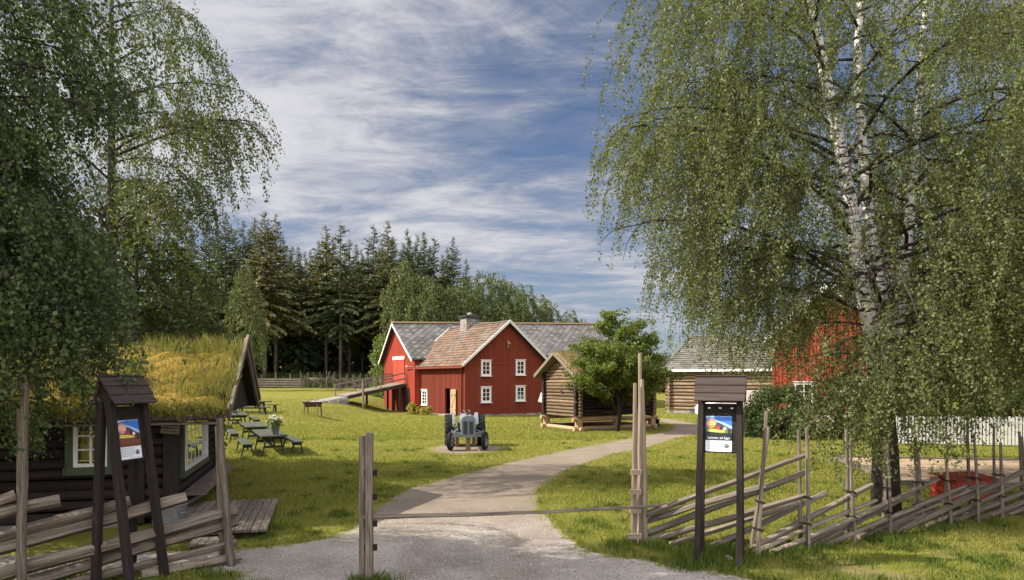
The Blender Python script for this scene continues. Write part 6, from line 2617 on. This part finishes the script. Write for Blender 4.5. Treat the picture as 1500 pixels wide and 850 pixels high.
def right_trees():
    p = generic_birch(15, 5.0, 33, (.7, 2.4), .026, .06, .2, 34, 2.0, 4.4, .05, .014, 9, .045)
    T2 = plant_tree('birch_tree', 'second weeping birch in shade beside the sand pit', (13.6, 17.6, 0), p, [MAT['bark'], MAT['twig'], MAT['leaf_mid']])
    dup(T2, (18.5, 20.5, 0), 2.2, 'third weeping birch at the outer side of the sand pit')
    dup(T2, (24.5, 41.0, 0), 1.0, 'birch behind the picket fence nearest the red house', (1.1, 1.1, .8))
    dup(T2, (30.5, 42.0, 0), 3.0, 'birch behind the outer end of the picket fence', (1.2, 1.2, .85))
    dup(T2, (37.0, 47.0, 0), 4.5, 'farther birch beyond the outer end of the picket fence', (1.3, 1.3, .9))
    for k, (x_, y_) in enumerate(((20.5, 31.5), (23.6, 31.0), (26.8, 30.4), (30.0, 31.5))):
        shrub('bush', ('dark leafy bush just behind the picket fence where it begins', 'dark leafy bush second along behind the picket fence', 'dark leafy bush third along behind the picket fence', 'dark leafy bush at the far end behind the picket fence')[k], (x_, y_, 0), 1.9, 1.5, 3.0 + .3 * (k % 2), 9000, .11, 'leaf_bush', 'bush', 8, 70 + k)
    shrub('shrub', 'dark rounded shrub on the lawn next to the white van', (11.6, 30.2, 0), 1.6, 1.3, 2.35, 17000, .085, 'leaf_bush', seed=3, lobes=9)
    shrub('shrub', 'tall dark shrub under the big birch beside the red house', (14.2, 29.2, 0), 1.7, 1.3, 2.7, 15000, .085, 'leaf_bush', seed=4, lobes=9)
    shrub('shrub', 'thick shrub at the corner of the white picket fence', (17.0, 28.6, 0), 1.6, 1.2, 2.2, 8000, .09, 'leaf_bush', seed=6, lobes=8)
    # rowan by the storehouse
    ex = []
    global rng
    keep = rng
    rng = np.random.default_rng(44)
    tp = [(0, 0, -.1), (.05, 0, 1.2), (-.1, 0, 2.2), (0, 0, 3.4), (.1, 0, 5.4)]
    t2 = [(.05, 0, .3), (.25, .1, 1.6), (.6, .1, 3.0), (.8, .1, 4.9)]
    t3 = [(.0, 0, .9), (-.5, -.1, 2.0), (-1.0, -.1, 3.2), (-1.2, 0, 4.2)]
    limbs = limb_set(tp, 1.2, 5.2, 21, lambda f: 2.7 * (1 - f * .7), (.3, .9), (-.2, .5))
    limbs += limb_set(t2, 1.1, 4.8, 17, lambda f: 2.0 * (1 - f * .7), (.4, 1.0), (-.2, .4), 1.0)
    limbs += limb_set(t3, 1.1, 4.0, 17, lambda f: 2.1 * (1 - f * .6), (.2, .9), (-.2, .5), 2.0)
    p = hanging_tree([(tp, [.09, .08, .065, .045, .015]), (t2, [.065, .05, .04, .015]), (t3, [.06, .045, .03, .012])], limbs, (.25, .75), .0105, .105, 1.0, 9, 5.2, .005, .042, .085, None, .25, .3, .35, down=.1)
    rng = keep
    plant_tree('rowan_tree', 'leafy rowan tree in front of the dark side of the storehouse', (5.15, 33.2, 0), p, [MAT['twig'], MAT['twig'], MAT['leaf_rowan']])
    shrub('flowering_shrub', 'small yellow-flowered shrub at the foot of the farmhouse wall', (-7.2, 49.8, 0), .55, .5, .85, 1500, .08, 'flower_yellow', seed=8)
    shrub('flowering_shrub', 'lower yellow-green flowering plant beside the farmhouse doorway', (-6.1, 48.9, 0), .5, .45, .65, 1100, .08, 'flower_yellow', seed=9)


def forest():
    P0 = []
    for k, (bare, R, br, ragged, mt) in enumerate(((.20, 4.25, 1, .22, 'needle'), (.10, 3.78, 1, .2, 'needle'), (.34, 4.37, 1.0, .42, 'needle_sunlit'), (.3, 3.54, .8, .5, 'needle'), (.05, 4.01, 1.1, .2, 'needle'), (.26, 4.01, 1.0, .3, 'needle_sunlit'))):
        w, v, f = spruce_proto(24, R, bare, 100 + k, br, ragged)
        o = thing('spruce_tree', 'spruce', 'tree', (0, 0, 0))
        w.build('trunk', MAT['sprucebark'], o, True)
        link('crown', np_mesh('crown', v, [f], MAT[mt]), o)
        P0.append([o, False])
    sp = 'spruce among the dark forest behind the pasture fence'

    def spruce(px, ytop, d, kind, label=None, group='spruces of the forest edge', wide=1.0):
        x = (px - CX) / F * d
        g = gz(x, d)
        h = EYE + (HY - ytop) * d / F - g
        s = h / 24
        proto = P0[kind]
        if not proto[1]:
            o = proto[0]
            proto[1] = True
            o.location, o.rotation_euler = (x, d, g), (0, 0, rnd.uniform(0, 6))
        else:
            o = dup(proto[0], (x, d, g), rnd.uniform(0, 6), '')
        o.scale = (s * wide, s * wide, s)
        o['label'] = label or sp
        o['group'] = group
    L = [(331, 311, 92, 0, 'spruce rising just behind the cottage grove'), (356, 322, 98, 1, None), (388, 309, 90, 2, 'brown-tinged spruce with two bare lower trunks below it'), (404, 313, 95, 5, 'tall narrow-topped spruce next to the brown-tinged one'), (372, 318, 100, 0, None),
         (428, 359, 104, 1, None), (437, 360, 100, 4, None), (447, 368, 102, 1, None), (458, 380, 108, 4, None), (478, 330, 98, 2, 'broad brownish spruce beside the tall bare-trunked one'), (499, 325, 94, 3, 'tall ragged spruce with a long bare trunk in the forest middle'), (512, 350, 100, 5, None),
         (531, 372, 104, 0, None), (548, 327, 98, 3, 'thin gap-toothed spruce top standing clear against the sky'), (568, 323, 96, 5, 'bushy light-topped spruce above the barn ramp'), (560, 350, 105, 0, None), (597, 334, 100, 1, 'slim pale spruce tip above the birches'), (611, 343, 98, 0, 'black spruce in front of its twin above the farmhouse'),
         (621, 338, 104, 4, None), (636, 345, 100, 3, None), (664, 347, 98, 0, 'lone dark spruce cone at the end of the spruce row'), (683, 378, 104, 1, None), (590, 355, 108, 0, None), (648, 372, 108, 4, None), (415, 345, 110, 0, None), (467, 352, 112, 0, None), (522, 356, 114, 4, None), (344, 335, 112, 4, None),
         (302, 320, 96, 1, None), (60, 330, 90, 0, None), (110, 318, 92, 1, None), (150, 326, 88, 4, None), (190, 312, 92, 0, None), (225, 330, 90, 1, None), (20, 310, 94, 4, None), (318, 330, 104, 0, None), (280, 330, 100, 4, None), (260, 322, 106, 0, None), (488, 345, 110, 1, None), (540, 352, 112, 1, None), (575, 345, 112, 4, None), (630, 360, 114, 0, None), (396, 335, 108, 4, None), (365, 340, 108, 0, None), (700, 395, 112, 0, None), (440, 372, 116, 0, None), (455, 365, 118, 1, None), (505, 365, 118, 0, None), (600, 350, 116, 0, None), (655, 362, 118, 1, None), (380, 345, 118, 1, None), (425, 365, 118, 4, None), (480, 360, 120, 4, None), (530, 365, 122, 0, None), (555, 360, 120, 1, None)]
    for px, yt, d, k, lab in L:
        spruce(px, yt, d, k, lab)
    # birches along the forest edge behind the barn
    Bs = []
    for k in range(3):
        p = generic_birch(14, 3.6, 60 + k, (.8, 2.4), .085, .21, .16, 30, 1.0, 3.0, .05, .006, 7, .12, sr=.012)
        Bs.append([plant_tree('birch_tree', 'birch', (0, 0, 0), p, [MAT['sprucebark'], MAT['twig'], MAT['leaf_far']]), False])

    def bir(px, yt, d, k, label, wide=1.0):
        x = (px - CX) / F * d
        g = gz(x, d)
        h = EYE + (HY - yt) * d / F - g
        s = h / 14
        if not Bs[k][1]:
            o = Bs[k][0]
            Bs[k][1] = True
            o.location, o.rotation_euler = (x, d, g), (0, 0, rnd.uniform(0, 6))
        else:
            o = dup(Bs[k][0], (x, d, g), rnd.uniform(0, 6), '')
        o.scale = (s * wide, s * wide, s)
        o['label'] = label
        o['group'] = 'birches behind the red barn'
    for px, yt, d, k, lab, wd in ((590, 358, 88, 0, 'tallest pale birch over the gable of the barn', .8), (633, 383, 86, 1, 'broad weeping birch behind the farmhouse chimney roof', .95), (668, 388, 88, 2, 'dense birch just above the farmhouse chimney', .9), (712, 379, 90, 0, 'upright birch over the peak of the farmhouse gable', .8), (731, 377, 92, 2, 'feathery birch next to the upright one', .7),
                              (756, 393, 90, 1, 'darker birch above the slate roof', .8), (772, 400, 94, 2, 'small-topped birch behind the darker one', .7), (804, 422, 92, 0, 'lower birch near the end of the barn ridge', .95), (835, 440, 96, 1, 'sparse birch past the middle of the barn ridge', .9), (853, 455, 98, 2, 'last and lowest birch over the barn ridge', 1.0), (360, 359, 78, 2, 'light green birch in front of the spruces beside the cottage', .62),
                              (612, 372, 96, 2, 'birch wedged between the spruces and the barn birches', .8), (690, 385, 97, 1, 'birch filling the row behind the chimney', .8), (745, 398, 99, 0, 'birch filling the row behind the slate roof', .9), (790, 415, 100, 1, 'birch half seen behind the lower birch', .9)):
        bir(px, yt, d, k, lab, wd)
    shrub('shrub', 'bright green bush against the gable corner of the red barn', ((568 - CX) / F * 66, 66, gz(-12, 66)), 2.2, 2.2, 6.0, 9000, .2, 'leaf_light', seed=12, lobes=8)
    # undergrowth along the forest foot and bushes on the horizon by the log barn
    for k, (px, d, rx, h, m, lab) in enumerate(((972, 78, 3.4, 4.6, 'leaf_bush', 'dark bush between the rowan tree and the log barn'), (952, 84, 4.0, 4.2, 'leaf_far', 'pale bush far behind the rowan tree'), (1000, 95, 5.5, 3.5, 'leaf_bush', 'low dark bush behind the corner of the log barn'), (925, 90, 5, 4.5, 'leaf_bush', 'wide bush behind the storehouse'))):
        x = (px - CX) / F * d
        shrub('bush', lab, (x, d, gz(x, d)), rx, rx, h, 7000, .2, m, 'bush', 8, 20 + k)
    for k in range(9):
        d = 106 + (k % 3) * 3
        px = 320 + k * 33
        x = (px - CX) / F * d
        shrub('bush', 'dark leafy thicket in the deep shade under the spruces', (x, d, gz(x, d)), 2.6, 2.2, 4.2 + (k % 2), 3500, .26, 'leaf_bush', 'bush', 8, 40 + k)['group'] = 'thickets on the forest floor'

    def reg(n):
        d = rng.uniform(89, 100, n)
        px = rng.uniform(330, 585, n)
        x = (px - CX) / F * d
        c = sn(px * .05, d * .3, 77, 3, .6)
        k = c + rng.normal(0, .3, n) > -.1
        return x[k], d[k], tz(x[k], d[k])
    blades(22000, reg, .9, .09, MAT['leaf_light'], 'undergrowth', 'lush green undergrowth below the spruces behind the far fence', lean=1.0, cat='undergrowth')


make_ground()
make_grass()
farmhouse()
barn()
storehouse()
log_barn()
red_house()
cottage()
tub()
pole_fence()
left_fence()
gate()
notice_board((2.98, 9.75, 0), math.radians(-22), 'dark wooden notice board with a crisp poster standing by the gravel path and fence', 'crisp summer poster with orange disc pinned to the notice board by the path', False)
notice_board((-5.02, 8.78, 0), math.radians(75), 'dark wooden notice board with a faded poster standing before the turf cottage', 'faded summer poster with pinkish disc pinned to the notice board before the cottage', True)
tractor()
picnic()
right_yard()
pasture()
right_birch()
left_trees()
right_trees()
forest()
sky_and_camera()
